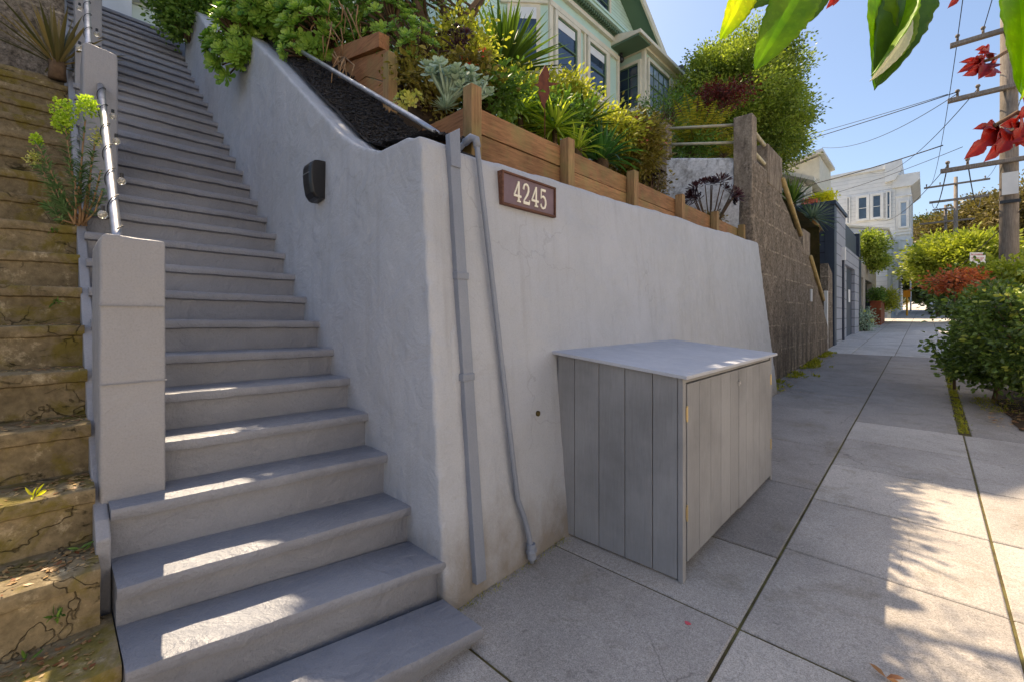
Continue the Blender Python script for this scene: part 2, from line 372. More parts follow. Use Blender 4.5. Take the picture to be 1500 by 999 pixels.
def stained_mat():
    m, nt, p = base_mat('stained_concrete', 0.85, 0.2); co = objco(nt)
    n1 = noise(nt, co, 2.2, 8, 0.7, 0.3); n2 = noise(nt, co, 24, 6, 0.7)
    col = mix_rgb(nt, S(122, 118, 112), S(214, 214, 214), ramp(nt, n1, [(0.36, 0), (0.50, 1)]))
    col = mix_rgb(nt, col, S(70, 66, 60), ramp(nt, noise(nt, objco(nt, (3, 3, 1)), 2.6, 8, 0.75), [(0.54, 0), (0.7, 0.8)]))
    col = mix_rgb(nt, col, ramp(nt, n2, [(0.3, 0.7), (0.6, 1.05)]), 1.0, 'MULTIPLY')
    nt.links.new(col, p.inputs['Base Color']); nt.links.new(bump(nt, n2, 0.7, 0.01), p.inputs['Normal']); return m
M['stained'] = stained_mat()
def grey_concrete():
    m, nt, p = base_mat('weathered_post', 0.9, 0.15); co = objco(nt)
    n1 = noise(nt, objco(nt, (3, 3, 1)), 3, 8, 0.7); n2 = noise(nt, co, 30, 6, 0.7)
    col = mix_rgb(nt, S(158, 146, 130), S(100, 90, 80), ramp(nt, n1, [(0.35, 0), (0.65, 1)]))
    col = mix_rgb(nt, col, ramp(nt, n2, [(0.3, 0.6), (0.6, 1.1)]), 1.0, 'MULTIPLY')
    nt.links.new(col, p.inputs['Base Color']); nt.links.new(bump(nt, n2, 0.7, 0.008), p.inputs['Normal']); return m
M['oldpost'] = grey_concrete()
def slab_mat():
    m, nt, p = base_mat('pavement', 0.85, 0.2); co = objco(nt)
    a = nt.nodes.new('ShaderNodeAttribute'); a.attribute_name = 'tone'
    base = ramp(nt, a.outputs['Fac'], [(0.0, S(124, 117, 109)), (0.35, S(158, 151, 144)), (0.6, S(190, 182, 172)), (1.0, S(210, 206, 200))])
    f1 = noise(nt, co, 170, 3, 0.7); f2 = noise(nt, co, 60, 5, 0.75)
    col = mix_rgb(nt, base, ramp(nt, f1, [(0.34, 0.62), (0.5, 0.98), (0.66, 1.25)]), 1.0, 'MULTIPLY')
    col = mix_rgb(nt, col, ramp(nt, f2, [(0.35, 0.8), (0.65, 1.1)]), 1.0, 'MULTIPLY')
    col = mix_rgb(nt, col, ramp(nt, noise(nt, co, 1.4, 6, 0.65), [(0.32, 0.78), (0.6, 1.05)]), 1.0, 'MULTIPLY')
    col = mix_rgb(nt, col, S(84, 80, 74), ramp(nt, noise(nt, co, 9, 4, 0.6), [(0.66, 0), (0.70, 0.35)]))
    gum = nt.nodes.new('ShaderNodeTexVoronoi'); gum.inputs['Scale'].default_value = 1.9; nt.links.new(co, gum.inputs['Vector'])
    gm = ramp(nt, gum.outputs['Distance'], [(0.0, 0.7), (0.035, 0.6), (0.05, 0.0)])
    col = mix_rgb(nt, col, S(70, 66, 62), mix_rgb(nt, (0, 0, 0, 1), gm, ramp(nt, noise(nt, co, 3.1, 2, .5), [(.48, 0), (.52, 1)])))
    col = mix_rgb(nt, col, S(112, 102, 78), ramp(nt, noise(nt, co, 2.3, 8, .7, .5), [(.54, 0), (.72, .55)]))
    wv = nt.nodes.new('ShaderNodeVectorMath'); wv.operation = 'ADD'; wn_ = nt.nodes.new('ShaderNodeTexNoise'); wn_.inputs['Scale'].default_value = 2.2; wn_.inputs['Detail'].default_value = 6; nt.links.new(co, wn_.inputs['Vector']); nt.links.new(co, wv.inputs[0])
    ws = nt.nodes.new('ShaderNodeVectorMath'); ws.operation = 'SCALE'; ws.inputs['Scale'].default_value = .6; nt.links.new(wn_.outputs['Color'], ws.inputs[0]); nt.links.new(ws.outputs[0], wv.inputs[1])
    hc = nt.nodes.new('ShaderNodeTexVoronoi'); hc.feature = 'DISTANCE_TO_EDGE'; hc.inputs['Scale'].default_value = .55; nt.links.new(wv.outputs[0], hc.inputs['Vector'])
    col = mix_rgb(nt, col, S(60, 54, 46), mix_rgb(nt, (0, 0, 0, 1), ramp(nt, hc.outputs['Distance'], [(0, .5), (.002, .3), (.004, 0)]), ramp(nt, noise(nt, co, .7, 2, .5), [(.46, 0), (.54, 1)])))
    nt.links.new(col, p.inputs['Base Color'])
    b = bump(nt, f1, 0.6, 0.002); b = bump(nt, f2, 0.5, 0.004, b); nt.links.new(b, p.inputs['Normal']); return m
M['slab'] = slab_mat()
M['joint'] = simple('joint_dirt', S(74, 62, 42), 0.95, c2=S(108, 100, 56), scale=7, bmp=[(80, 0.8, 0.006)])
M['asphalt'] = simple('concrete_road', S(118, 114, 108), 0.9, c2=S(104, 100, 94), scale=3, bmp=[(120, 0.5, 0.004)])
M['hill'] = simple('hill_earth', S(86, 78, 50), 0.95, c2=S(60, 62, 36), scale=2, bmp=[(12, 0.8, 0.05)])
# ------------------------------------------------------------------ ground
def sloped(mb, x0, x1, y0, y1, dz, tone=0.5, ny=1):
    for i in range(ny):
        a = y0 + (y1 - y0) * i / ny; b = y0 + (y1 - y0) * (i + 1) / ny
        mb.add([(x0, a, gz(a) + dz), (x1, a, gz(a) + dz), (x1, b, gz(b) + dz), (x0, b, gz(b) + dz)], [(0, 1, 2, 3)], tone)
g = MB(); sloped(g, -300, 500, -60, 700, -0.06); g.build('ground', M['joint'], kind='structure', fix=False)
g = MB(); sloped(g, 2.35, 11.5, -60, 400, -0.052); g.build('road', M['asphalt'], kind='structure', fix=False)
g = MB(); g.add([(x, y, gz(y) + z) for y in (-60, 400) for (x, z) in ((2.2, -0.05), (2.2, 0.0), (2.34, 0.0), (2.36, -0.05))], [(0, 1, 5, 4), (1, 2, 6, 5), (2, 3, 7, 6)], 0.5)
g.build('kerb', M['slab'], kind='structure', fix=False)
random.seed(5)
pv = MB()
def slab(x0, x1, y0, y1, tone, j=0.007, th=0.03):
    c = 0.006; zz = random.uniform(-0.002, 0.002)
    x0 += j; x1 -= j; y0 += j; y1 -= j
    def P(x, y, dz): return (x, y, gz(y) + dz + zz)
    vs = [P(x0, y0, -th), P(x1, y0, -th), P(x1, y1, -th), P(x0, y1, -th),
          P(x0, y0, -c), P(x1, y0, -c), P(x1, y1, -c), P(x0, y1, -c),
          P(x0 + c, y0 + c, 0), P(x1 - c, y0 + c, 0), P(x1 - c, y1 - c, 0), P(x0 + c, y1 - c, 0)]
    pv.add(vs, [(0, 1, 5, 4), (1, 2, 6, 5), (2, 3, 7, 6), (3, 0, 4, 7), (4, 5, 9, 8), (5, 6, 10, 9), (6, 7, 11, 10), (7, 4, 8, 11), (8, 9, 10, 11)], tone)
ys = [-3.4, -2.45, -1.5, -0.55, 0.38, 1.33, 2.275, 3.2, 4.13, 5.1, 6.08, 7.0]
R = random.uniform
for i in range(len(ys) - 1):
    a, b = ys[i], ys[i + 1]
    far = a > 2.2
    for (x0, x1) in ((-0.655, 0.30), (0.30, 1.25), (1.25, 2.2)):
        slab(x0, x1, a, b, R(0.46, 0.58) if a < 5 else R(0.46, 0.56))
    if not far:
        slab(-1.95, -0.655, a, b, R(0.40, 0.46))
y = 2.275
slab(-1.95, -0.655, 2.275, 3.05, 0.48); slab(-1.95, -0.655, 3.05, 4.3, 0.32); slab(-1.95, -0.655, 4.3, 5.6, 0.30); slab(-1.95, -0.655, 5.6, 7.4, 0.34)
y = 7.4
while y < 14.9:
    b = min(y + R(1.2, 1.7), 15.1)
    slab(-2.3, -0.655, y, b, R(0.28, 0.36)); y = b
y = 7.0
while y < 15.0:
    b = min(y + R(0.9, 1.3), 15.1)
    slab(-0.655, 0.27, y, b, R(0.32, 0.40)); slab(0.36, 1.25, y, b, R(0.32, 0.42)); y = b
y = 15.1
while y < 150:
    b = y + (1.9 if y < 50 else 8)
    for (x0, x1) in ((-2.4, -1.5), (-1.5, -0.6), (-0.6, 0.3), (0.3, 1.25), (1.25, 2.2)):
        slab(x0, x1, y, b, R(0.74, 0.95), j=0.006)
    y = b
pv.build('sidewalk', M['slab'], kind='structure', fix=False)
g = MB(); sloped(g, -3.0, 2.2, -4, 150, -0.009); g.build('joint_fill', M['joint'], kind='structure', fix=False)
# planting strip earth under the kerb shrubs
g = MB()
for i in range(40):
    pass
N = 26
vs = []; fs = []
for i in range(N):
    for j in range(10):
        xx = 0.75 + 1.3 * j / 9; yy = 7.6 + 3.2 * i / (N - 1)
        e = min(j / 2.5, 1, i / 4, (N - 1 - i) / 4)
        vs.append((xx + 0.1 * mnoise.noise(Vector((yy * 2, 0, 1))), yy, gz(yy) + 0.008 + 0.05 * max(e, 0) * (0.6 + 0.8 * mnoise.noise(Vector((xx * 4, yy * 4, 0))))))
for i in range(N - 1):
    for j in range(9): fs.append((i * 10 + j, i * 10 + j + 1, (i + 1) * 10 + j + 1, (i + 1) * 10 + j))
g = MB(); g.add(vs, fs); g.build('planting_strip', M['soil'], kind='structure', smooth=True, fix=False)
# ------------------------------------------------------------------ hillside behind the walls
def hill_z(x, y):
    """height of the garden ground behind the walls"""
    d = max(0, -2.2 - x)
    if y < 1.95: z = 2.52 + 0.62 * d
    elif y < 7.9:
        if d < 1.0: z = 2.94
        elif d < 2.2: z = 3.55
        else: z = 3.55 + 0.68 * (d - 2.2)
        if y > 5.0: z = 2.94 + .3 * max(0, d - 2.4)
        z = min(z, 6.8)
    else: z = 4.05 + 0.42 * max(0, d - 1.2)
    if y > 15: z = 1.0 + 0.5 * d
    z += 0.03 * mnoise.noise(Vector((x * 3, y * 3, 0))) + 0.02 * mnoise.noise(Vector((x * 11, y * 11, 4)))
    return z
def patch(name, x0, x1, y0, y1, nx, ny, m, zf, kind='structure', parent=None):
    vs = [(x0 + (x1 - x0) * i / nx, y0 + (y1 - y0) * j / ny) for j in range(ny + 1) for i in range(nx + 1)]
    vs = [(x, y, zf(x, y)) for x, y in vs]
    fs = [(j * (nx + 1) + i, j * (nx + 1) + i + 1, (j + 1) * (nx + 1) + i + 1, (j + 1) * (nx + 1) + i) for j in range(ny) for i in range(nx)]
    q = MB(); q.add(vs, fs); return q.build(name, m, kind=kind, smooth=True, fix=False)
WT = [(-2.0, 2.555), (-2.154, 2.59), (-2.33, 2.588), (-2.55, 2.635), (-2.738, 2.715), (-2.946, 2.84), (-3.281, 3.10), (-3.802, 3.505), (-4.287, 3.895), (-4.98, 4.42), (-5.87, 4.7), (-6.8, 5.2)]
def mulch_z(x, y):
    x = min(-2.0, max(-6.79, x))
    for (a, za), (b, zb) in zip(WT[:-1], WT[1:]):
        if b <= x <= a: z = za + (zb - za) * (x - a) / (b - a); break
    s = max(0.0, y - 1.56)
    return z + (0.075 if x > -2.6 else 0.035) + 0.5 * s * min(1, (-2.0 - x) / 0.5) + 0.018 * mnoise.noise(Vector((x * 8, y * 8, 0)))
q = MB(); q.prism([(-2.12, 2.2)] + [(x, mulch_z(x, 1.58) - .045) for x in (-2.12, -2.25, -2.45, -2.7, -3.0, -3.4, -3.9, -4.5, -5.2, -6.5)] + [(-6.5, 2.2)], 1.57, 1.93, 'y'); q.build('soil_bank', M['mulch'], kind='structure')
patch('mulch_bed', -6.6, -2.1, 1.5, 1.935, 140, 20, M['mulch'], mulch_z, kind='structure')
patch('garden_ground', -12, -2.3, 1.99, 7.89, 60, 40, M['soil'], hill_z)
patch('hillside', -40, -2.2, 7.97, 15.6, 40, 24, M['hill'], hill_z)
patch('upper_hillside', -60, -8.5, -14, -1.7, 30, 20, M['hill'], lambda x, y: 5.0 + min(2.0, 0.45 * (-6.6 - x)))
patch('far_hillside', -80, -3.2, 15.6, 150, 20, 30, M['hill'], lambda x, y: gz(y) + 0.2 + min(9, 0.35 * (-3.2 - x)))
# mulch chips: uncountable
random.seed(3)
q = MB()
for i in range(9000):
    x = -2.12 - random.random() ** 0.9 * 4.0; yy = random.uniform(1.54, 1.925)
    z = mulch_z(x, yy) + random.uniform(-0.002, 0.016)
    a = random.uniform(0, 6.28); L = random.uniform(0.008, 0.026); wd = random.uniform(0.002, 0.006)
    ax = Vector((math.cos(a), math.sin(a), random.uniform(-0.5, 0.5))).normalized() * L
    ay = ax.cross(Vector((random.uniform(-.5, .5), random.uniform(-.5, .5), 1))).normalized() * wd
    q.obox((x, yy, z), ax, ay, ax.cross(ay).normalized() * 0.002, random.random())
q.build('mulch_chips', M['chip'], kind='stuff', fix=False)
tag(bpy.data.objects['mulch_chips'], 'black shredded bark mulch lying behind the sloping stair wall', 'mulch')
# ------------------------------------------------------------------ the two-sided retaining wall (stair flank + street face), remeshed so its corners are rounded and lumpy
def batter(z): return -1.765 - 0.088 * z
prof = [(batter(-0.1), -0.1), (batter(2.555), 2.555), (-2.154, 2.590), (-2.33, 2.588), (-2.45, 2.60), (-2.55, 2.635), (-2.738, 2.715), (-2.946, 2.84), (-3.281, 3.10), (-3.802, 3.505), (-4.287, 3.895), (-4.98, 4.42), (-5.1, 4.43),
        (-5.5, 4.46), (-5.87, 4.55), (-6.4, 4.98), (-7.22, 5.72), (-8.1, 6.25), (-8.1, 4.0), (-5.0, 1.2), (-3.2, -0.1)]
rw = thing('retaining_wall', 'grey painted rendered retaining wall along the pavement, its top sweeping up beside the grey stairs', 'wall', (batter(0), 1.38, 0.05))
def remesh(o, vox, disp=0.012, size=0.3):
    md = o.modifiers.new('remesh', 'REMESH'); md.mode = 'VOXEL'; md.voxel_size = vox; md.use_smooth_shade = True
    sm = o.modifiers.new('smooth', 'SMOOTH'); sm.factor = 0.5; sm.iterations = 3
    t = bpy.data.textures.new('lumps', 'CLOUDS'); t.noise_scale = size; t.noise_depth = 3
    d = o.modifiers.new('lumps', 'DISPLACE'); d.texture = t; d.strength = disp; d.mid_level = 0.5; d.texture_coords = 'GLOBAL'
q = MB(); q.prism(prof, 1.38, 1.585, 'y'); o = q.build('stair_flank', M['flank'], rw); remesh(o, 0.022, 0.016, 0.22)
def wall_top(y): return 2.545 + (y - 1.58) * 0.037 + 0.008 * math.sin(y * 3.1)
q = MB(); ny = 40
vs = []; fs = []
for j in range(ny + 1):
    yy = 1.5 + (8.0 - 1.5) * j / ny; zt = wall_top(yy)
    yb = yy if j < ny else yy + 0.35
    ring = [(batter(-0.1), yb, -0.1), (batter(zt), yy, zt), (batter(zt) - 0.2, yy, zt), (batter(-0.1) - 0.45, yb, -0.1)]
    vs += ring
for j in range(ny):
    for k in range(4): fs.append((j * 4 + k, j * 4 + (k + 1) % 4, (j + 1) * 4 + (k + 1) % 4, (j + 1) * 4 + k))
fs.append((0, 1, 2, 3)); fs.append(tuple(ny * 4 + k for k in (3, 2, 1, 0)))
q.add(vs, fs); o = q.build('street_face', M['wall'], rw); remesh(o, 0.022, 0.022, 0.35)
# drain hole: dark disc on the face, inner shade put into its colour
hp = px(787, 605, batter(0.95)); q = MB(); q.tube([hp + Vector((0.012, 0, 0)), hp + Vector((-0.05, 0, 0))], 0.018, 12)
q.build('weep_hole', simple('hole_dark', S(40, 32, 18), 0.9, c2=S(90, 78, 40), scale=40), rw)
# ------------------------------------------------------------------ grey stairs
st = thing('staircase', 'grey painted concrete staircase climbing beside the rendered wall', 'stairs', (-1.5, 0.75, 0.03))
nos = [(-1.80, .316), (-2.08, .516), (-2.33, .754), (-2.56, .963), (-2.805, 1.163), (-3.05, 1.343), (-3.29, 1.539), (-3.53, 1.725), (-3.76, 1.916), (-3.99, 2.112), (-4.2, 2.304), (-4.45, 2.49)]
while len(nos) < 31: nos.append((nos[-1][0] - 0.2455, nos[-1][1] + 0.2))
nos = [(-1.49, .135)] + nos
dl = {0: (-.10, .12), 1: (-.08, .11), 2: (-.06, .07), 3: (-.05, .045), 4: (-.03, .03)}
def ysteps(a, b, n): return [a + (b - a) * i / n for i in range(n + 1)]
TOPY = 1.40
def make_step(n, xr, zr, xl, zl, yl, yr, m, parent, rnd, und=0.042, th=0.048, drop=0.235, run=0.30, segs=70, jag=0.004, r=0.008, name='step'):
    q = MB(); vs = []; fs = []
    Y = ysteps(yl, yr, segs); K = None
    for y in Y:
        t = (y - yl) / (yr - yl); X = xl + (xr - xl) * t; Z = zl + (zr - zl) * t
        w1 = mnoise.noise(Vector((y * 5, n * 3.7 + rnd, 0))) * jag + mnoise.noise(Vector((y * 23, n * 3.7 + rnd, 9))) * jag * 0.6
        w2 = mnoise.noise(Vector((y * 7, n * 5.1 + rnd, 3))) * jag + mnoise.noise(Vector((y * 31, n * 2.7 + rnd, 6))) * jag * 0.5
        w3 = mnoise.noise(Vector((y * 4, n * 1.9 + rnd, 7))) * jag * 0.6
        pr = [(X - run, Z + w3 * .5), (X - run * .5, Z + w3), (X - r * 1.6 + w1, Z + w2 * .3), (X - r * .45 + w1, Z - r * .45 + w2 * .5), (X + w1, Z - r * 1.6 + w2 * .5),
              (X + w1 + .002, Z - th * .6), (X - .004 + w1, Z - th + w2), (X - und + w3, Z - th - .008 + w2), (X - und - .002 + w3, Z - drop * .6), (X - und + .002, Z - drop), (X - run, Z - drop)]
        K = len(pr); vs += [(a, y, b) for a, b in pr]
    for i in range(len(Y) - 1):
        for k in range(K): fs.append((i * K + k, i * K + (k + 1) % K, (i + 1) * K + (k + 1) % K, (i + 1) * K + k))
    fs.append(tuple(range(K - 1, -1, -1))); b = (len(Y) - 1) * K; fs.append(tuple(range(b, b + K)))
    q.add(vs, fs); o = q.build(name, m, parent, smooth=True)
    md = o.modifiers.new('edges', 'EDGE_SPLIT'); md.split_angle = math.radians(38)
    return o
for i, (x, z) in enumerate(nos):
    a, b = dl.get(i, (-.02, .02))
    yl = 0.165 if i > 0 else 0.10
    if i > 3: yl = 0.15
    make_step(i, x, z, x + a, z + b, yl, TOPY if i else 1.375, M['step'], st, 0, drop=0.40 if i < 2 else 0.26, jag=0.0055 if i < 8 else 0.004)
# side curb of the stairs (left), sloping body under the treads
pc = [(-2.34, -0.1), (-2.34, 0.70), (-2.40, 0.76), (-2.52, 0.80), (-4.7, 2.62), (-9.2, 6.28), (-9.2, 5.2), (-4.7, 1.0), (-3.0, -0.1)]
q = MB(); q.prism(pc, 0.118, 0.163, 'y'); o = q.build('side_curb', M['pillar'], st, bevel=0.006)
q = MB(); q.prism([(-1.78, -0.1), (-2.7, 0.6), (-9.3, 6.1), (-9.6, 6.1), (-9.6, -0.1)], 0.175, 1.379, 'y'); q.build('stair_core', M['step'], st)
def pillar(xf, xb, y0, y1, zb, zt, cut=0.0, name='pillar'):
    q = MB(); poly = [(y0, zb), (y1, zb), (y1, zt - cut), (y1 - 0.02, zt - cut * .7), (y0 + 0.02, zt), (y0, zt - 0.02)]
    q.prism(poly, xf, xb, 'x'); o = q.build(name, M['pillar'], st); remesh(o, 0.011, 0.006, 0.15); return o
pillar(-2.50, -2.98, 0.137, 0.357, 0.42, 1.925, 0.015)
pillar(-4.50, -4.98, 0.158, 0.353, 1.9, 3.60, 0.03)
pillar(-6.25, -6.75, 0.165, 0.365, 3.4, 5.1, 0.03)
# joint lines scored round the lower pillar
for z in (1.29, 1.62): q = MB(); q.box(-2.5035, 0.134, z - 0.001, -2.49, 0.360, z + 0.001); q.build('joint_line', M['step'], st)
ra = [(-2.86, .225, 1.90), (-2.95, .226, 1.99), (-4.5, .255, 3.30), (-4.6, .258, 3.36)]
q = MB(); q.tube(ra, 0.0215, 14); q.tube([(-2.86, .225, 1.90), (-2.862, .225, 1.935)], 0.03, 12); h = q.build('handrail', M['steel'], st, smooth=True)
q = MB(); q.tube([(-4.70, .20, 3.58), (-4.75, .20, 3.68), (-6.27, .245, 4.98)], 0.0215, 14); q.build('handrail', M['steel'], st, smooth=True)
# ------------------------------------------------------------------ string lights along the rails
sg = thing('string_lights', 'string of clear round bulbs wound along the steel handrail', 'string lights', (-3.6, 0.25, 2.5))
def lerp(a, b, t): return tuple(a[i] + (b[i] - a[i]) * t for i in range(3))
cable = []; A, B = (-2.95, .226, 1.99), (-4.5, .255, 3.30)
for i in range(160):
    t = i / 159; c = lerp(A, B, t); an = t * 40
    cable.append((c[0] + 0.02 * math.cos(an), c[1] + 0.026 * math.sin(an), c[2] + 0.02 * math.cos(an)))
A2, B2 = (-4.75, .20, 3.68), (-6.2, .245, 4.93)
for i in range(90):
    t = i / 89; c = lerp(A2, B2, t); an = t * 30
    cable.append((c[0] + 0.02 * math.cos(an), c[1] + 0.026 * math.sin(an), c[2] + 0.02 * math.cos(an)))
q = MB(); q.tube(cable, 0.0028, 5); q.build('cord', M['wire'], sg, smooth=True)
for (t, dy, seg) in ((0.13, -.045, 0), (0.33, .05, 0), (0.60, .05, 0), (0.80, .05, 0), (0.04, .06, 1), (0.28, .055, 1), (0.02, -.05, 1), (0.6, -0.05, 1)):
    c = lerp(A, B, t) if seg == 0 else lerp(A2, B2, t)
    c = Vector(c) + Vector((0.02, dy, -0.02))
    q = MB(); q.ball(c + Vector((0, 0, -0.035)), 0.021, 12, sq=1.1); bo = q.build('bulb', M['bulb'], sg, smooth=True)
    q = MB(); q.tube([c + Vector((0, 0, 0.012)), c + Vector((0, 0, -0.014))], 0.009, 8); q.build('socket', M['black'], bo)
# ------------------------------------------------------------------ old mossy stairs of the neighbour
os_ = thing('old_staircase', 'weathered brown concrete staircase with cracks and moss, left of the grey stairs', 'stairs', (-1.7, -0.6, 0))
for i in range(-2, 16):
    x = -2.21 - 0.28 * i; z = 0.65 + 0.219 * i
    make_step(i + 40, x, z, x + R(-.015, .015), z + R(-.012, .012), -1.6, 0.125 if i >= 0 else 0.16, M['oldstep'], os_, 3, und=0.022, th=0.055, drop=0.30, run=0.36, segs=150, jag=0.007, r=0.007)
q = MB(); q.prism([(-1.7, -0.1), (-2.4, 0.45), (-6.6, 3.75), (-7.2, 3.75), (-7.2, -0.1)], -1.59, 0.11, 'y'); q.build('stair_core', M['oldstep'], os_)
# concrete wall closing the old flight at the top
tw = MB(); tw.box(-6.9, -3.2, 3.4, -6.55, 0.10, 4.05); o = tw.build('planter_wall', M['oldstep']); remesh(o, 0.03, 0.03, 0.2)
tag(o, 'low mossy concrete ledge across the top of the old stairs', 'wall')
tw = MB(); tw.box(-8.6, -4.5, 3.6, -8.2, 0.12, 7.4); o = tw.build('back_wall', M['brownwall'])
tag(o, 'dark stained concrete wall behind the spiky plant at the top left', 'wall')
# ------------------------------------------------------------------ things on the wall
def ribbon(q, path, hw, place, th, tone=0.5):
    """flat stroke of half-width hw along a 2-D path, given thickness; place(a, b, h) -> world point"""
    n = len(path); L = []; Rr = []
    if not hasattr(hw, '__len__'): hw = [hw] * n
    for i in range(n):
        a = Vector(path[max(i - 1, 0)]); b = Vector(path[min(i + 1, n - 1)]); d = (b - a).normalized(); nn = Vector((-d.y, d.x)) * hw[i]
        L.append(Vector(path[i]) + nn); Rr.append(Vector(path[i]) - nn)
    vs = [place(p.x, p.y, 0) for p in L] + [place(p.x, p.y, 0) for p in Rr] + [place(p.x, p.y, th) for p in L] + [place(p.x, p.y, th) for p in Rr]
    fs = []
    for i in range(n - 1):
        fs += [(i, i + 1, n + i + 1, n + i), (2 * n + i, 3 * n + i, 3 * n + i + 1, 2 * n + i + 1), (i, 2 * n + i, 2 * n + i + 1, i + 1), (n + i, n + i + 1, 3 * n + i + 1, 3 * n + i)]
    fs += [(0, n, 3 * n, 2 * n), (n - 1, 3 * n - 1, 4 * n - 1, 2 * n - 1)]
    q.add(vs, fs, tone)
sgn = thing('house_number_sign', 'mauve wooden sign with raised cream numbers 4245 on the grey wall', 'sign', (-1.965, 2.23, 2.28))
q = MB(); q.box(-1.99, 1.965, 2.292, -1.948, 2.495, 2.488); q.build('plate', M['signplate'], sgn, bevel=0.002)
for (a, b, c, d) in ((1.955, 2.282, 2.505, 2.296), (1.955, 2.484, 2.505, 2.498)): q = MB(); q.box(-1.99, a, b, -1.936, c, d); q.build('frame_rail', M['signframe'], sgn, bevel=0.002)
for (a, b) in ((1.955, 1.969), (2.491, 2.505)): q = MB(); q.box(-1.99, a, 2.296, -1.936, b, 2.484); q.build('frame_stile', M['signframe'], sgn, bevel=0.002)
DG = {'4': [([(0.62, 0.0), (0.62, 1.0)], 0.085), ([(0.60, 0.97), (0.06, 0.30)], 0.05), ([(0.02, 0.28), (0.92, 0.28)], 0.055), ([(0.42, 0.03), (0.84, 0.03)], 0.04)],
      '2': [([(0.10, 0.70), (0.13, 0.83), (0.24, 0.94), (0.42, 0.98), (0.62, 0.94), (0.74, 0.82), (0.74, 0.68), (0.62, 0.50), (0.42, 0.34), (0.22, 0.20), (0.13, 0.07)], [.09, .07, .05, .05, .06, .085, .09, .08, .06, .05, .05]), ([(0.08, 0.05), (0.86, 0.05)], 0.07), ([(0.83, 0.02), (0.86, 0.22)], 0.035)],
      '5': [([(0.20, 0.95), (0.80, 0.95)], 0.06), ([(0.20, 0.99), (0.17, 0.52)], 0.045), ([(0.15, 0.52), (0.28, 0.60), (0.46, 0.63), (0.66, 0.57), (0.79, 0.42), (0.80, 0.26), (0.70, 0.10), (0.50, 0.02), (0.30, 0.03), (0.16, 0.12), (0.12, 0.22)], [.04, .045, .05, .07, .085, .085, .07, .05, .05, .06, .07])]}
for k, ch in enumerate('4245'):
    q = MB(); y0 = 2.065 + k * 0.088; z0 = 2.322
    for j, (path, hw) in enumerate(DG[ch]):
        ribbon(q, path, hw, lambda a, b, h, y0=y0, z0=z0, j=j: (-1.9479 + h + j * 0.0006, y0 + a * 0.078, z0 + b * 0.135), 0.007)
    q.build('numeral', M['digit'], sgn)
mb_ = thing('mail_box', 'small black plastic letter holder mounted on the grey stair wall', 'letter box', (-3.26, 1.37, 2.43))
q = MB(); vs = []; fs = []
zs = [2.425, 2.432, 2.46, 2.53, 2.60, 2.65, 2.675, 2.69, 2.697]; dp = [0.05, 0.072, 0.094, 0.106, 0.110, 0.108, 0.10, 0.085, 0.05]
for z, d in zip(zs, dp): vs += [(-3.33, 1.385, z - .008), (-3.19, 1.385, z + .008), (-3.188, 1.385 - d * .95, z + .006), (-3.21, 1.385 - d * 1.08, z), (-3.31, 1.385 - d * 1.08, z - .006), (-3.332, 1.385 - d * .95, z - .01)]
for i in range(len(zs) - 1):
    for k in range(6): fs.append((i * 6 + k, i * 6 + (k + 1) % 6, i * 6 + 6 + (k + 1) % 6, i * 6 + 6 + k))
fs += [(0, 1, 2, 3, 4, 5), tuple(range((len(zs) - 1) * 6 + 5, (len(zs) - 1) * 6 - 1, -1))]
q.add(vs, fs); q.build('body', M['black'], mb_, bevel=0.004)
q = MB(); q.box(-3.32, 1.2655, 2.60, -3.20, 1.268, 2.606); q.build('seam', M['steel'], mb_)
# flat duct and round conduit climbing the face
fd = thing('flat_duct', 'flat grey painted steel duct strip running up the wall beside the corner', 'duct', (-1.78, 1.6, 0.12))
def on_face(y, z, off): return Vector((batter(z) + off, y, z))
q = MB(); zz = [0.14 + (2.52 - 0.14) * i / 20 for i in range(21)]; vs = []; fs = []
for i, z in enumerate(zz):
    yc = 1.580 + 0.02 * (1 - (z - 0.14) / 2.4) ; 
    w = 0.036
    vs += [on_face(yc - w, z, -.01), on_face(yc + w, z, -.01), on_face(yc + w, z, .036), on_face(yc - w, z, .036)]
for i in range(20):
    for k in range(4): fs.append((i * 4 + k, i * 4 + (k + 1) % 4, i * 4 + 4 + (k + 1) % 4, i * 4 + 4 + k))
fs += [(0, 1, 2, 3), (83, 82, 81, 80)]
q.add(vs, fs); q.build('duct_strip', M['conduit'], fd, bevel=0.003)
q = MB()
vs = [on_face(1.545, 2.42, .046), on_face(1.615, 2.42, .046), on_face(1.625, 2.66, .044), on_face(1.545, 2.605, .044)]
vs += [v - Vector((0.04, 0, 0)) for v in vs]; q.add(vs, [(0, 1, 2, 3), (7, 6, 5, 4), (0, 4, 5, 1), (1, 5, 6, 2), (2, 6, 7, 3), (3, 7, 4, 0)]); q.build('top_cap', M['conduit'], fd, bevel=0.003)
for z in (1.22, 1.78): q = MB(); q.box(batter(z) - .01, 1.545, z, batter(z) + .041, 1.63, z + 0.04); q.build('bracket', M['conduit'], fd, bevel=0.004)
pc_ = thing('pipe', 'thin round grey painted conduit bending over the wall top, right of the flat duct', 'pipe', (-1.78, 2.0, 0.07))
pts = [(-2.16, 1.70, 2.53), (-2.03, 1.72, 2.62), (-1.98, 1.74, 2.645), (-1.955, 1.75, 2.63), (-1.95, 1.755, 2.57)]
for z in (2.3, 2.0, 1.6, 1.2, 0.9, 0.65): pts.append((batter(z) + 0.034, 1.76 + (2.57 - z) * 0.075, z))
pts += [(batter(.5) + .03, 1.925, .48), (batter(.4) + .04, 1.965, .36), (batter(.3) + .042, 1.99, .26), (batter(.2) + .045, 2.0, .17), (batter(.1) + .045, 2.0, .09)]
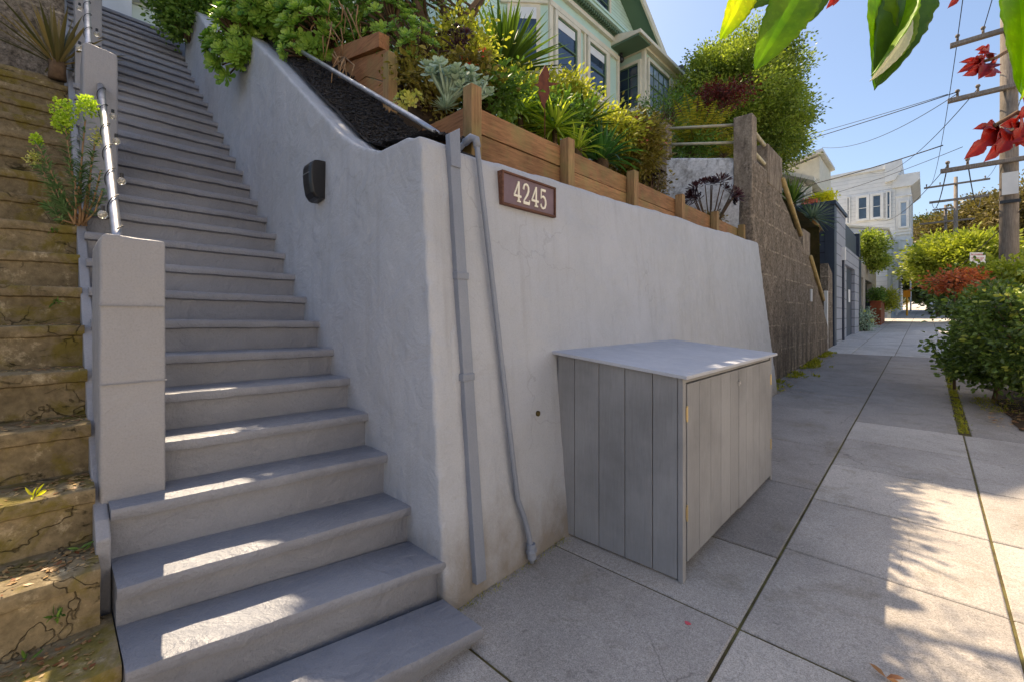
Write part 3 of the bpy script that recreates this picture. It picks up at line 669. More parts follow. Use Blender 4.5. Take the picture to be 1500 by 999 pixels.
q = MB(); q.tube(pts, 0.0165, 12); q.build('tube', M['conduit'], pc_, smooth=True)
q = MB(); q.tube([(batter(.2) + .045, 2.0, .20), (batter(.12) + .045, 2.0, .11)], 0.027, 10); q.tube([(batter(.2) + .045, 2.0, .165), (batter(.12) + .045, 2.0, .145)], 0.034, 6); q.build('coupling', M['conduit'], pc_, smooth=False, bevel=0.002)
q = MB(); q.tube([(-2.03, 1.72, 2.62), (-1.985, 1.737, 2.648), (-1.957, 1.75, 2.632), (-1.951, 1.755, 2.585)], 0.023, 12); q.build('elbow', M['conduit'], pc_, smooth=True)
# steel pipe along the mulch on top of the flank
sa, sb_ = Vector((-2.17, 1.625, mulch_z(-2.17, 1.625) + .0)), Vector((-4.95, 1.625, mulch_z(-4.95, 1.625) + .02))
lift = max(mulch_z(sa.x + (sb_.x - sa.x) * k / 40, 1.625) - (sa.z + (sb_.z - sa.z) * k / 40) for k in range(41)) + .02
sp = MB(); sp.tube([sa + Vector((0, 0, lift * .6)), sa.lerp(sb_, .08) + Vector((0, 0, lift)), sa.lerp(sb_, .5) + Vector((0, 0, lift)), sb_ + Vector((0, 0, lift))], 0.019, 12)
tag(sp.build('steel_pipe', M['steel'], smooth=True), 'long bare steel pipe lying on the black mulch behind the sloping wall', 'pipe')
# ------------------------------------------------------------------ slatted storage bin
XF = -0.985; Y0 = 2.425; Y1 = 4.345
bn = thing('storage_bin', 'large grey timber bin enclosure with plank doors against the rendered wall', 'bin store', (-1.4, 3.4, 0.1))
q = MB(); bx = [XF - 0.03, -1.165, -1.345, -1.53, -1.72, -1.86]
def lidz(x): return 1.232 + (XF - x) * 0.09
for a, b in zip(bx[:-1], bx[1:]):
    xa, xb = a - 0.0025, b + 0.0025
    zb = gz(Y0) + 0.012
    q.add([(xa, Y0, zb), (xb, Y0, zb), (xb, Y0, lidz(xb)), (xa, Y0, lidz(xa)), (xa, Y0 + .02, zb), (xb, Y0 + .02, zb), (xb, Y0 + .02, lidz(xb)), (xa, Y0 + .02, lidz(xa))],
          [(0, 3, 2, 1), (4, 5, 6, 7), (0, 1, 5, 4), (1, 2, 6, 5), (2, 3, 7, 6), (3, 0, 4, 7)], R(0, 1))
q.build('side_panel', M['binpaint'], bn, bevel=0.0015)
q = MB()
for a, b in zip(bx[:-1], bx[1:]): q.box(b + .002, Y1 - .02, gz(Y1) + .015, a - .002, Y1, lidz(a) - .003, R(0, 1))
q.build('side_panel', M['binpaint'], bn, bevel=0.0015)
q = MB(); q.box(XF - .028, Y0 - .003, gz(Y0) - .0, XF, Y0 + .042, 1.228); q.build('corner_post', M['binpaint'], bn, bevel=0.002)
q = MB(); q.box(XF - .028, Y1 - .035, gz(Y1) + .0, XF, Y1 + .003, 1.228); q.build('corner_post', M['binpaint'], bn, bevel=0.002)
q = MB(); q.box(XF - .03, Y0 + .05, 1.198, XF - .008, Y1 - .05, 1.228); q.box(XF - .06, Y0 + .05, .19, XF - .03, Y1 - .05, .24); q.build('rail', M['binpaint'], bn)
ymid = 3.42
def door(ya, yb, nb, name='door'):
    q = MB(); w = (yb - ya) / nb
    for i in range(nb):
        a = ya + w * i + .002; b = ya + w * (i + 1) - .002
        q.box(XF - .018, a, 0.185 + 0.002 * i, XF + 0.002, b, 1.192, R(0, 1))
    return q.build(name, M['binpaint'], bn, bevel=0.0015)
d1 = door(Y0 + .054, ymid - .003, 5); d2 = door(ymid + .003, Y1 - .045, 5)
for dd, yy in ((d1, Y0 + .048), (d2, Y1 - .040)):
    for z in (0.42, 0.98):
        q = MB(); q.tube([(XF + .004, yy, z), (XF + .004, yy, z + .09)], .006, 8); q.box(XF + .001, yy - .012, z + .01, XF + .0035, yy + .012, z + .08); q.build('hinge', simple('brass', S(190, 170, 130), .35, .5, .8) if 'brass' not in bpy.data.materials else bpy.data.materials['brass'], dd)
q = MB(); q.box(XF + .002, ymid - .03, 1.085, XF + .008, ymid + .028, 1.103); q.tube([(XF + .005, ymid - .012, 1.075), (XF + .012, ymid - .012, 1.113)], .006, 8); q.build('latch', M['steel'], d2)
q = MB(); q.add([(XF + .035, Y0 - .035, lidz(XF + .035)), (-1.93, Y0 - .035, lidz(-1.93)), (-1.93, Y1 + .05, lidz(-1.93)), (XF + .035, Y1 + .05, lidz(XF + .035))] + [(x, y, z + .02) for x, y, z in ((XF + .035, Y0 - .035, lidz(XF + .035)), (-1.93, Y0 - .035, lidz(-1.93)), (-1.93, Y1 + .05, lidz(-1.93)), (XF + .035, Y1 + .05, lidz(XF + .035)))],
      [(0, 3, 2, 1), (4, 5, 6, 7), (0, 1, 5, 4), (1, 2, 6, 5), (2, 3, 7, 6), (3, 0, 4, 7)]); q.build('lid', M['lidpaint'], bn, bevel=0.002)
# ------------------------------------------------------------------ timber planter walls above the render
XT = -2.25
tf = thing('timber_retaining_wall', 'long low orange brown timber plank wall with square posts above the grey rendered wall', 'timber wall', (XT, 4.9, 2.6))
pys = [1.935, 3.0, 4.13, 5.33, 6.55, 7.8]
for a, b in zip(pys[:-1], pys[1:]):
    q = MB()
    for (z0, z1) in ((2.56, 2.835), (2.84, 3.01)):
        q.box(XT - .045, a + .03, z0, XT + R(-.003, .003), b + .03, z1 + R(-.004, .004), R(0, 1))
    q.build('plank', M['cedar'], tf, bevel=0.003)
for y in pys:
    t = 3.10 if y < 2 else 3.06
    q = MB(); q.box(XT + .004, y - .045, 2.5, XT + .094, y + .045, t); q.build('post', M['post'], tf, bevel=0.004)
q = MB(); 
for (z0, z1) in ((2.55, 2.80), (2.805, 3.0)): q.box(XT - .05, 1.945, z0, -3.15, 1.985, z1, R(0, 1))
q.build('return_plank', M['cedarx'], tf, bevel=0.003)
t2 = thing('upper_timber_wall', 'short upper timber planter box of orange planks jutting from the black mulch', 'timber wall', (-3.2, 2.0, 3.2))
XT2 = -3.27
q = MB(); q.prism([(XT2, 3.10), (XT2, 3.52), (-3.62, 3.70), (-3.95, 3.72), (-3.95, 3.40)], 1.93, 1.965, 'y', .9); q.build('side_plank', M['cedarx'], t2, bevel=.003)
q = MB(); q.prism([(XT2, 3.525), (XT2, 3.80), (-4.3, 4.05), (-4.3, 3.70), (-3.62, 3.705)], 1.925, 1.965, 'y', .5); q.build('side_plank', M['cedarx'], t2, bevel=.003)
q = MB(); q.prism([(XT2 - .06, 3.83), (XT2 - .06, 3.96), (-4.75, 4.32), (-4.75, 4.14)], 1.89, 1.99, 'y', .6); q.build('cap_plank', M['cedarx'], t2, bevel=.004)
q = MB(); q.box(XT2 - .04, 1.975, 3.0, XT2, 4.6, 3.30, .3); q.build('front_plank', M['cedar'], t2, bevel=.003)
q = MB(); q.box(XT2 - .04, 1.975, 3.305, XT2 - .002, 4.6, 3.50, .8); q.build('front_plank', M['cedar'], t2, bevel=.003)
q = MB(); q.box(XT2 + .003, 1.89, 3.0, XT2 + .09, 1.975, 3.74); q.build('post', M['post'], t2, bevel=.004)
# ------------------------------------------------------------------ stained return wall, raking brown wall, rails
rt = thing('stained_wall', 'concrete terrace wall streaked white and black, with two posts and pipe rails above it', 'wall', (-2.9, 8.0, 2.7))
tz = lambda x: 4.17 + (-2.06 - x) * .24
q = MB(); q.prism([(-2.11, 2.4), (-2.11, tz(-2.11)), (-6.5, tz(-6.5)), (-6.5, 2.4)], 7.93, 8.13, 'y'); o = q.build('panel', M['stained'], rt); remesh(o, .03, .02, .3)
for (x0, x1, zt) in ((-2.36, -2.07, 4.90), (-3.74, -3.53, 5.20), (-5.6, -5.35, 5.6)):
    q = MB(); q.box(x0, 7.905, 3.6 if x1 > -2.2 else 3.95, x1, 8.17, zt); q.build('post', M['oldpost'], rt, bevel=.012)
for za in (4.50, 4.80):
    q = MB(); q.tube([(-2.37, 8.02, za + .02), (-3.54, 8.02, za + .30)], .024, 10); q.build('rail', M['rail_cream'], rt, smooth=True)
    q = MB(); q.tube([(-3.75, 8.02, za + .35), (-5.36, 8.02, za + .74)], .024, 10); q.build('rail', M['rail_cream'], rt, smooth=True)
bw = thing('raking_wall', 'tall rough brown concrete wall whose top slopes down along the pavement, with an ochre rail', 'wall', (-2.07, 11.5, 0.2))
XB = -2.06
P0 = [(px(u, v, XB).y, px(u, v, XB).z) for u, v in ((1103, 232), (1127, 252), (1147, 290), (1174, 356), (1188, 376), (1213, 478))]
poly = [(7.905, -0.1), (P0[0][0], P0[0][1])] + P0[1:] + [(P0[-1][0] + .1, 0.3)]
q = MB(); q.prism(poly, XB, XB - .22, 'x'); o = q.build('wall_slab', M['brownwall'], bw); remesh(o, .035, .03, .3)
for (u0, u1, vt, vb) in ((1124, 1145, 224, 268), (1176, 1186, 340, 372)):
    a = px(u0, vt, XB); b = px(u1, vt, XB); z0 = px(u0, vb, XB).z
    q = MB(); q.box(XB - .25, a.y, z0, XB + .012, b.y, (a.z + b.z) / 2 + .02); q.build('post', M['oldpost'], bw, bevel=.015)
for (a, b) in (((1104, 194), (1131, 228)), ((1104, 224), (1128, 250))):
    q = MB(); A = px(*a, XB - .05); B = px(*b, XB - .05); q.tube([A, B], .035, 10); q.build('rail', M['rail_cream'], bw, smooth=True)
q = MB(); A = px(1146, 262, XB + .03); B = px(1173, 345, XB + .03); q.tube([A, B], .045, 10); q.build('rail', M['rail_yellow'], bw, smooth=True)
q = MB(); A = px(1187, 376, XB + .03); B = px(1206, 440, XB + .03); q.tube([A, B], .045, 10); q.build('rail', M['rail_yellow'], bw, smooth=True)
q = MB(); a = px(1188, 433, XB + .01); q.box(XB, a.y - .07, a.z - .15, XB + .03, a.y + .07, a.z + .15); q.build('white_plate', M['white'], bw)
# low stone stub and timber posts before the garage
sb = MB(); sb.prism([(16.2, .3), (16.2, 3.15), (17.0, 2.9), (17.15, .4)], -2.16, -3.6, 'x'); o = sb.build('stub_wall', M['brownwall']); tag(o, 'low rough concrete wall stub beside the navy garage side', 'wall')
sb = MB(); sb.box(-2.2, 15.75, .5, -2.12, 15.9, 2.3); tag(sb.build('marker_post', M['white']), 'short pale post standing at the foot of the raking brown wall', 'post')
# ------------------------------------------------------------------ green house
H_ = thing('green_house', 'two storey pale green wooden house with cream trim, bay windows and a steep gable', 'house', (-12, 13.3, 6.5))
XW = -8.95; XBY = -8.0
def pane_window(y0, y1, z0, z1, x, parent, frame='cream', glass='glass', blind=0.28, sash='green_dark', fr=.12, bars=None):
    """sash window in a plane X = const, facing +X"""
    q = MB(); q.box(x - .04, y0 - fr, z0 - fr, x + .05, y0, z1 + fr); q.box(x - .04, y1, z0 - fr, x + .05, y1 + fr, z1 + fr); q.box(x - .04, y0, z1, x + .05, y1, z1 + fr); q.box(x - .04, y0, z0 - fr, x + .07, y1, z0)
    w = q.build('window', M[frame], parent)
    q = MB(); q.box(x - .05, y0, z0, x - .03, y1, z1); q.build('pane', M[glass], w)
    q = MB(); s = .045
    zm = (z0 + z1) / 2
    for (a, b, c, d) in ((y0, z0, y0 + s, z1), (y1 - s, z0, y1, z1), (y0 + s, z0, y1 - s, z0 + s), (y0 + s, z1 - s, y1 - s, z1), (y0 + s, zm - s / 2, y1 - s, zm + s / 2)): q.box(x - .028, a, b, x + .01, c, d)
    if bars:
        for k in range(1, bars[0]): yy = y0 + (y1 - y0) * k / bars[0]; q.box(x - .027, yy - .012, z0 + s, x - .002, yy + .012, z1 - s)
        for k in range(1, bars[1]): zz = z0 + (z1 - z0) * k / bars[1]; q.box(x - .026, y0 + s, zz - .012, x - .003, y1 - s, zz + .012)
    q.build('sash', M[sash], w)
    if blind:
        q = MB(); q.box(x - .0295, y0 + s, z1 - (z1 - z0) * blind, x - .020, y1 - s, z1 - s); q.build('blind', M['blind'], w)
    return w
def pane_window_y(x0, x1, z0, z1, y, parent, frame='cream', glass='glass', sash='green_dark', fr=.12, bars=None, blind=0):
    """the same in a plane Y = const, facing -Y"""
    q = MB(); q.box(x0 - fr, y - .05, z0 - fr, x0, y + .04, z1 + fr); q.box(x1, y - .05, z0 - fr, x1 + fr, y + .04, z1 + fr); q.box(x0, y - .05, z1, x1, y + .04, z1 + fr); q.box(x0, y - .07, z0 - fr, x1, y + .04, z0)
    w = q.build('window', M[frame], parent)
    q = MB(); q.box(x0, y + .03, z0, x1, y + .05, z1); q.build('pane', M[glass], w)
    q = MB(); s = .04; zm = (z0 + z1) / 2
    for (a, b, c, d) in ((x0, z0, x0 + s, z1), (x1 - s, z0, x1, z1), (x0 + s, z0, x1 - s, z0 + s), (x0 + s, z1 - s, x1 - s, z1)): q.box(a, y - .01, b, c, y + .028, d)
    if not bars: q.box(x0 + s, y - .01, zm - s / 2, x1 - s, y + .028, zm + s / 2)
    else:
        for k in range(1, bars[0]): xx = x0 + (x1 - x0) * k / bars[0]; q.box(xx - .012, y + .002, z0 + s, xx + .012, y + .027, z1 - s)
        for k in range(1, bars[1]): zz = z0 + (z1 - z0) * k / bars[1]; q.box(x0 + s, y + .003, zz - .012, x1 - s, y + .026, zz + .012)
    q.build('sash', M[sash], w)
    if blind: q = MB(); q.box(x0 + s, y + .02, z1 - (z1 - z0) * blind, x1 - s, y + .0295, z1 - s); q.build('blind', M['blind'], w)
    return w
YA, YB = 7.0, 18.3; ZE = 12.7; RZ = 16.4; YM = (YA + YB) / 2
q = MB(); q.prism([(YA, 5.0), (YA, ZE), (YM, RZ - .15), (YB, ZE), (YB, 5.0)], XW, -19.5, 'x'); q.build('wall', M['green_sid'], H_)
# gable roof with overhang, rake boards and end brackets
for (ya, za, yb, zb) in ((YA - .6, ZE - .42, YM, RZ), (YM, RZ, YB + .5, ZE - .36)):
    q = MB(); q.prism([(ya, za), (yb, zb), (yb, zb + .16), (ya, za + .16)], XW + .75, -19.9, 'x'); q.build('roof', M['roof'], H_)
    q = MB(); q.prism([(ya, za - .22), (yb, zb - .22), (yb, zb + .12), (ya, za + .12)], XW + .76, XW + .84, 'x'); q.build('rake_board', M['cream'], H_)
    q = MB(); q.prism([(ya + .05, za - .10), (yb, zb - .10), (yb, zb - .01), (ya + .05, za - .01)], XW + .75, XW + .003, 'x'); q.build('soffit', M['green_dark'], H_)
for y in (YA - .35, YB + .3):
    q = MB(); q.box(XW + .01, y - .2, ZE - 1.1, XW + .5, y + .2, ZE - .40); q.box(XW + .01, y - .28, ZE - .395, XW + .8, y + .28, ZE - .2); q.box(XW + .012, y - .12, ZE - 1.5, XW + .3, y + .12, ZE - 1.105); q.build('bracket', M['cream'], H_, bevel=.03)
pane_window(12.1, 13.2, 12.75, 14.2, XW + .05, H_, blind=0); pane_window(13.7, 14.8, 12.75, 14.2, XW + .05, H_, blind=0)
# bay: angled left side, flat front
by = [(XW, 8.95), (XBY, 9.95), (XBY, 13.95), (XW, 13.95)]
q = MB(); q.prism(by, 5.2, 11.25, 'z'); q.build('bay', M['green_flat'], H_)
def on_bay(y0, y1, z0, z1, m, off, name): q = MB(); q.box(XBY + .002, y0, z0, XBY + off, y1, z1); return q.build(name, M[m], H_)
on_bay(9.97, 13.93, 8.62, 8.78, 'cream', .14, 'sill_band'); on_bay(9.97, 13.93, 10.60, 10.76, 'cream', .09, 'head_band'); on_bay(9.97, 13.93, 11.1, 11.24, 'cream', .12, 'frieze_band')
for (a, b) in ((10.28, 11.28), (11.98, 12.98)): pane_window(a, b, 8.92, 10.42, XBY + .08, H_, blind=.2)
for (a, b) in ((9.96, 10.12), (11.46, 11.54), (11.74, 11.82), (13.16, 13.3), (13.8, 13.94)): on_bay(a, b, 8.78, 10.6, 'cream', .07, 'pilaster')
for k in range(5): on_bay(10.3 + k * .8, 10.42 + k * .8, 8.2, 8.62, 'cream', .08, 'panel_rib')
on_bay(9.97, 13.93, 8.05, 8.2, 'cream', .10, 'base_band')
# angled face trims + window (built in its own direction)
A0 = Vector((XW, 8.95, 0)); B0 = Vector((XBY, 9.95, 0)); ad = (B0 - A0).normalized(); an = Vector((ad.y, -ad.x, 0)); Lb = (B0 - A0).length
def ang(s0, s1, z0, z1, m, off, name, inn=0.002, parent=None):
    q = MB(); c = A0 + ad * (s0 + s1) / 2 + an * ((off + inn) / 2) + Vector((0, 0, (z0 + z1) / 2)); q.obox(c, ad * (s1 - s0) / 2, an * (off - inn) / 2, Vector((0, 0, (z1 - z0) / 2))); return q.build(name, M[m], parent or H_)
ang(0, Lb, 8.62, 8.78, 'cream', .14, 'sill_band'); ang(0, Lb, 10.6, 10.76, 'cream', .09, 'head_band'); ang(0, Lb, 11.1, 11.24, 'cream', .12, 'frieze_band')
wn = ang(.2, Lb - .22, 8.78, 10.6, 'cream', .05, 'window'); ang(.32, Lb - .34, 8.9, 10.48, 'glass', .06, 'pane', .051, wn); ang(.32, Lb - .34, 10.15, 10.48, 'blind', .066, 'blind', .061, wn); ang(.32, Lb - .34, 9.66, 9.71, 'green_dark', .075, 'sash', .061, wn)
# dentilled cornice over the bay
q = MB(); q.prism([(XW, 8.8), (XBY + .12, 9.88), (XBY + .12, 13.96), (XW, 13.96)], 11.25, 11.42, 'z'); q.build('cornice', M['green_dark'], H_)
q = MB()
for k in range(34): y = 9.95 + k * .12; q.box(XBY + .121, y, 11.30, XBY + .26, y + .06, 11.42)
q.build('dentils', M['green_dark'], H_)
q = MB(); q.prism([(XW, 8.62), (XBY + .34, 9.8), (XBY + .34, 14.1), (XW, 14.1)], 11.422, 11.52, 'z'); q.build('cornice', M['green_flat'], H_)
q = MB(); q.prism([(XBY + .38, 11.523), (XW + .003, 11.523), (XW + .003, 12.0), (XBY + .38, 11.60)], 9.9, 14.05, 'y'); q.build('bay_roof', M['green_flat'], H_)
# glazed entry porch
XP = -7.2; PA, PB = 14.35, 18.9
q = MB(); q.box(XW + .002, PA, 5.0, XP, PB, 8.88); q.build('porch_base', M['green_sid'], H_)
q = MB(); q.box(XW + .003, PA + .03, 8.883, XP - .03, PB - .03, 10.89); q.build('porch_body', M['green_flat'], H_)
pane_window(14.62, 16.3, 9.0, 10.6, XP + .035, H_, glass='glass_porch', blind=0, bars=(4, 4), sash='green_dark', fr=.1)
pane_window(16.75, 18.4, 9.0, 10.6, XP + .035, H_, glass='glass_porch', blind=0, bars=(4, 4), sash='green_dark', fr=.1)
pane_window_y(XW + .75, XP - .2, 8.95, 10.5, PA - .04, H_, glass='glass', bars=(2, 4), fr=.1)
q = MB(); q.box(XP - .10, PA - .02, 8.885, XP + .03, PA + .12, 10.895); q.build('corner_board', M['cream'], H_)
q = MB(); q.box(XW + .004, PA - .04, 10.90, XP + .1, PB + .1, 10.98); q.build('porch_fascia', M['cream'], H_)
q = MB(); q.box(XW + .005, PA - .9, 10.985, XP + .32, PB + .3, 11.10); q.prism([(XP + .30, 11.103), (XW + .01, 11.103), (XW + .01, 11.6)], PA - .85, PB + .25, 'y'); q.build('porch_roof', M['cream'], H_)
q = MB(); q.prism([(XP + .25, 10.92), (XW + .01, 10.92), (XW + .01, 10.98), (XP + .25, 10.98)], PA - .88, PA - .05, 'y'); q.build('porch_soffit', M['green_dark'], H_)
q = MB(); q.ball((-7.9, PA - .35, 10.70), .10, 12, sq=1.2); q.tube([(-7.9, PA - .35, 10.80), (-7.9, PA - .35, 10.92)], .05, 8); q.build('porch_lamp', M['black'], H_, smooth=True)
# cream balustrade of the entry steps
bl = thing('balustrade', 'cream slatted stair balustrade below the glazed porch', 'railing', (-6.9, 14.2, 8.2))
q = MB(); q.prism([(-8.6, 8.42), (-7.05, 8.85), (-7.05, 8.97), (-8.6, 8.54)], 14.06, 14.16, 'y'); q.build('top_rail', M['cream'], bl)
q = MB(); q.prism([(-8.6, 7.55), (-7.05, 7.98), (-7.05, 8.14), (-8.6, 7.71)], 14.06, 14.16, 'y'); q.build('bottom_rail', M['cream'], bl)
q = MB()
for k in range(15): x = -8.52 + k * .103; zb = 7.72 + (x + 8.6) * .277; q.box(x, 14.085, zb, x + .045, 14.13, zb + .70)
q.build('balusters', M['cream'], bl)
q = MB(); q.box(-7.05, 14.04, 7.4, -6.95, 14.18, 9.1); q.build('newel', M['cream'], bl)
# ------------------------------------------------------------------ house at the head of the stairs
T_ = thing('hilltop_house', 'pale green and white boarded house at the top of the grey stairs', 'house', (-11, 1.5, 6.3))
q = MB(); q.box(-16, -3.5, 5.6, -10.3, 5.2, 11.0); q.build('wall', M['greenwhite_sid'], T_)
q = MB(); q.box(-10.297, .52, 6.1, -10.20, .98, 9.2); q.build('door_jamb', M['white'], T_)
q = MB(); q.box(-10.295, -.6, 6.1, -10.24, .10, 8.6); q.build('door', simple('yellow_door', S(214, 196, 96), .5, c2=S(196, 178, 80), scale=3), T_)
q = MB(); q.box(-10.294, .10, 6.1, -10.22, .22, 8.8); q.box(-10.294, -.28, 6.1, -10.21, -.2, 8.6); q.build('door_frame', M['cream'], T_)
q = MB(); q.box(-10.296, .22, 6.1, -10.25, .50, 8.8); q.build('side_panel', M['greenwhite_sid'], T_)
q = MB(); q.prism([(.985, 7.18), (.985, 7.45), (3.4, 8.1), (3.4, 7.83)], -10.296, -10.16, 'x'); q.prism([(.985, 6.2), (.985, 6.5), (1.5, 6.5), (1.5, 6.2)], -10.296, -10.18, 'x'); q.build('white_trim', M['white'], T_)
q = MB(); q.box(-16.3, -3.9, 11.0, -9.9, 5.6, 11.25); q.build('roof', M['roof'], T_)
tl = MB(); tl.box(-10.3, .17, 5.9, -9.3, 1.8, 6.28); tag(tl.build('landing', M['step']), 'grey painted landing at the head of the stairs', 'landing')
# ------------------------------------------------------------------ neighbours up the street
N1 = thing('navy_garage', 'navy and grey boarded flat roofed garage building with a recessed dark door', 'garage', (-4, 20.8, 0.7))
YG = 17.35; YH = 24.4
q = MB(); q.box(-8.0, YG, .3, -2.30, YH, 5.15); q.build('wall', M['navy_sid'], N1)
q = MB(); q.box(-2.297, YG + .0, .3, -2.15, 19.9, 5.15); q.box(-2.297, 22.9, .3, -2.15, YH, 4.1); q.box(-2.297, 19.9, 3.45, -2.15, 22.9, 4.1); q.box(-2.297, 19.9, 4.1, -2.15, 20.0, 5.15); q.build('front_boards', M['bluegrey_sid'], N1)
q = MB(); q.box(-2.40, YG - .02, .3, -2.145, YG + .45, 5.2); q.build('corner_board', M['navy'], N1)
q = MB(); q.box(-2.28, 20.05, 4.1, -2.2, 24.2, 4.95); q.build('parapet_panel', M['navy'], N1)
q = MB(); q.box(-2.32, 24.0, 4.1, -2.1, 24.4, 5.1); q.build('parapet_post', M['navy'], N1)
q = MB(); q.box(-2.3, 21.3, .75, -2.26, 22.88, 3.44); q.build('garage_door', M['navy'], N1)
q = MB(); q.box(-2.3, 19.92, .72, -2.255, 21.28, 3.44); q.build('pale_door', M['bluegrey_sid'], N1)
q = MB(); q.box(-2.15, 19.0, 3.5, -2.05, 19.25, 3.95); q.build('wall_lamp', M['white'], N1)
q = MB(); q.box(-2.258, 21.8, 2.1, -2.24, 22.3, 2.6); q.build('notice', M['white'], N1)
q = MB(); q.box(-8.1, YG - .06, 5.152, -2.1, 20.1, 5.27); q.box(-8.1, 20.1, 5.152, -2.4, YH, 5.27); q.build('roof_edge', M['navy'], N1)
q = MB(); q.tube([(-2.12, YG + 1.8, .7), (-2.12, YG + 1.8, 3.6)], .04, 6); q.build('downpipe', M['navy'], N1)
N2 = thing('beige_garage', 'beige rendered garage with two dark door recesses, under a hanging vine', 'garage', (-4, 29, .9))
q = MB(); q.box(-7, 24.9, .4, -2.6, 35, 4.1)
q.build('wall', M['plaster'], N2)
q = MB(); q.box(-2.597, 24.9, .4, -2.2, 26.0, 4.1); q.build('end_pier', M['navy'], N2)
q = MB(); q.box(-2.597, 26.0, 3.4, -2.25, 35, 4.1); q.box(-2.597, 27.4, .4, -2.25, 28.4, 3.4); q.box(-2.597, 32.5, .4, -2.25, 35, 3.4); q.build('front', M['plaster'], N2)
q = MB(); q.box(-2.59, 28.4, .9, -2.5, 32.5, 3.4); q.build('garage_door', M['navy'], N2)
pb = thing('planter', 'tall rust brown planter box on the pavement by the beige garage', 'planter', (-1.95, 32, 1.05))
q = MB(); q.box(-2.2, 30.3, 1.0, -1.75, 33.2, 2.28); q.build('box', M['corten'], pb, bevel=.02)
q = MB(); q.box(-2.23, 30.27, 2.283, -1.72, 33.23, 2.34); q.build('rim', M['corten'], pb)
W = thing('white_house', 'tall white boarded Victorian house with a bracketed cornice and projecting bay', 'house', (-4.5, 50, 1.6))
YW = 45.0
q = MB(); q.box(-12, YW, 1.0, -1.75, 60, 13.0); q.build('wall', M['white_sid'], W)
q = MB(); q.prism([(-12.2, 13.003), (-1.6, 13.003), (-1.5, 13.35), (-12.2, 11.4 + 1.61)], YW - .15, 60, 'y'); q.build('roof', M['white'], W)
q = MB(); q.prism([(-2.35, 11.9), (-1.75, 12.0), (-1.35, 12.8), (-1.35, 13.5), (-2.35, 13.3)], YW - .3, 60.2, 'y'); q.build('cornice', M['white'], W)
q = MB(); q.box(-1.747, YW + .05, 5.0, -.85, 52, 11.4); q.build('bay', M['white'], W)
q = MB(); q.prism([(-1.9, 11.405), (-.8, 11.405), (-.35, 11.8), (-.35, 12.35), (-1.9, 12.35)], YW - .15, 52.2, 'y'); q.build('bay_cornice', M['white'], W)
q = MB()
arch = [(-1.747, 4.997), (-.87, 4.997), (-.87, 4.3), (-1.0, 4.55), (-1.2, 4.72), (-1.4, 4.66), (-1.56, 4.4), (-1.62, 4.0), (-1.64, 1.5), (-1.747, 1.5)]
q.prism(arch, YW + .06, YW + .5, 'y'); q.box(-1.0, YW + 4.2, 1.6, -.9, YW + 4.5, 4.99); q.build('entry_arch', M['white'], W)
for (a, b, z0, z1) in ((-4.0, -3.45, 9.3, 11.05), (-3.1, -2.6, 9.3, 11.05)): pane_window_y(a, b, z0, z1, YW - .08, W, frame='white', sash='white', glass='glass', fr=.16)
for (a, b, z0, z1) in ((-4.72, -4.58, 9.1, 11.2), (-2.24, -2.05, 9.1, 11.2)): pane_window_y(a, b, z0, z1, YW - .08, W, frame='white', sash='white', glass='glass', fr=.06)
pane_window_y(-1.45, -1.08, 8.35, 10.25, YW - .02, W, frame='white', sash='white', glass='glass_porch', fr=.12); pane_window_y(-1.45, -1.08, 5.35, 7.3, YW - .02, W, frame='white', sash='white', glass='blind', fr=.12)
for z in (8.0, 7.75, 5.05, 10.7): q = MB(); q.box(-1.75, YW - .03, z, -.8, YW + .048, z + .09); q.build('moulding', M['white'], W)
W2 = thing('white_annex', 'lower white boarded house in front of the tall white one', 'house', (-4, 40, 1.4))
q = MB(); q.prism([(-9, 1), (-9, 9.0), (-1.95, 7.4), (-1.95, 1)], 39.5, 44.9, 'y'); q.build('wall', M['white_sid'], W2)
q = MB(); q.prism([(-9.1, 9.003), (-1.85, 7.403), (-1.85, 7.55), (-9.1, 9.15)], 39.4, 44.95, 'y'); q.build('roof', M['cream'], W2)
q = MB(); q.box(-1.945, 40.5, 1.4, -1.9, 43.5, 4.0); q.build('garage_door', M['navy'], W2)
sw = MB(); sw.prism([(38.6, 1.2), (38.6, 4.6), (44.9, 2.2), (44.9, 1.4)], -1.72, -1.9, 'x'); tag(sw.build('sloping_wall', M['bluewall']), 'pale blue grey stair wall with a steeply sloping top by the white house', 'wall')
Gh = thing('gabled_house', 'small white house with deep cream eaves behind the spiky plants', 'house', (-6, 30, 5))
q = MB(); q.box(-9, 28.5, 3, -4.9, 35, 8.9); q.build('wall', M['white_sid'], Gh)
q = MB(); q.prism([(-9.5, 11.2), (-4.35, 8.75), (-4.35, 8.95), (-9.5, 11.45)], 28.0, 35.4, 'y'); q.build('roof', M['cream'], Gh)
q = MB(); q.prism([(-6.7, 9.0), (-4.4, 9.0), (-4.4, 10.6), (-6.5, 10.1)], 30.0, 34, 'y'); q.build('dormer', M['cream'], Gh)
q = MB(); q.prism([(-6.8, 10.15), (-4.2, 10.75), (-4.2, 10.9), (-6.8, 10.3)], 29.6, 34.2, 'y'); q.build('dormer_roof', M['white'], Gh)
q = MB()
for z in (9.0, 8.9): pass
q.box(-6.6, 28.2, 8.3, -4.5, 28.45, 8.55); q.box(-4.75, 28.15, 7.6, -4.5, 28.45, 8.3); q.build('eave_bracket', M['cream'], Gh)
pane_window_y(-5.75, -5.2, 6.6, 8.1, 28.42, Gh, frame='white', sash='white', glass='glass', fr=.08)
NB = thing('dark_roofed_house', 'neighbouring house with a dark slate blue roof edge beyond the green gable', 'house', (-14, 24, 6))
q = MB(); q.box(-20, 20.0, 4, -8.5, 29, 12.2); q.build('wall', M['navy_sid'], NB)
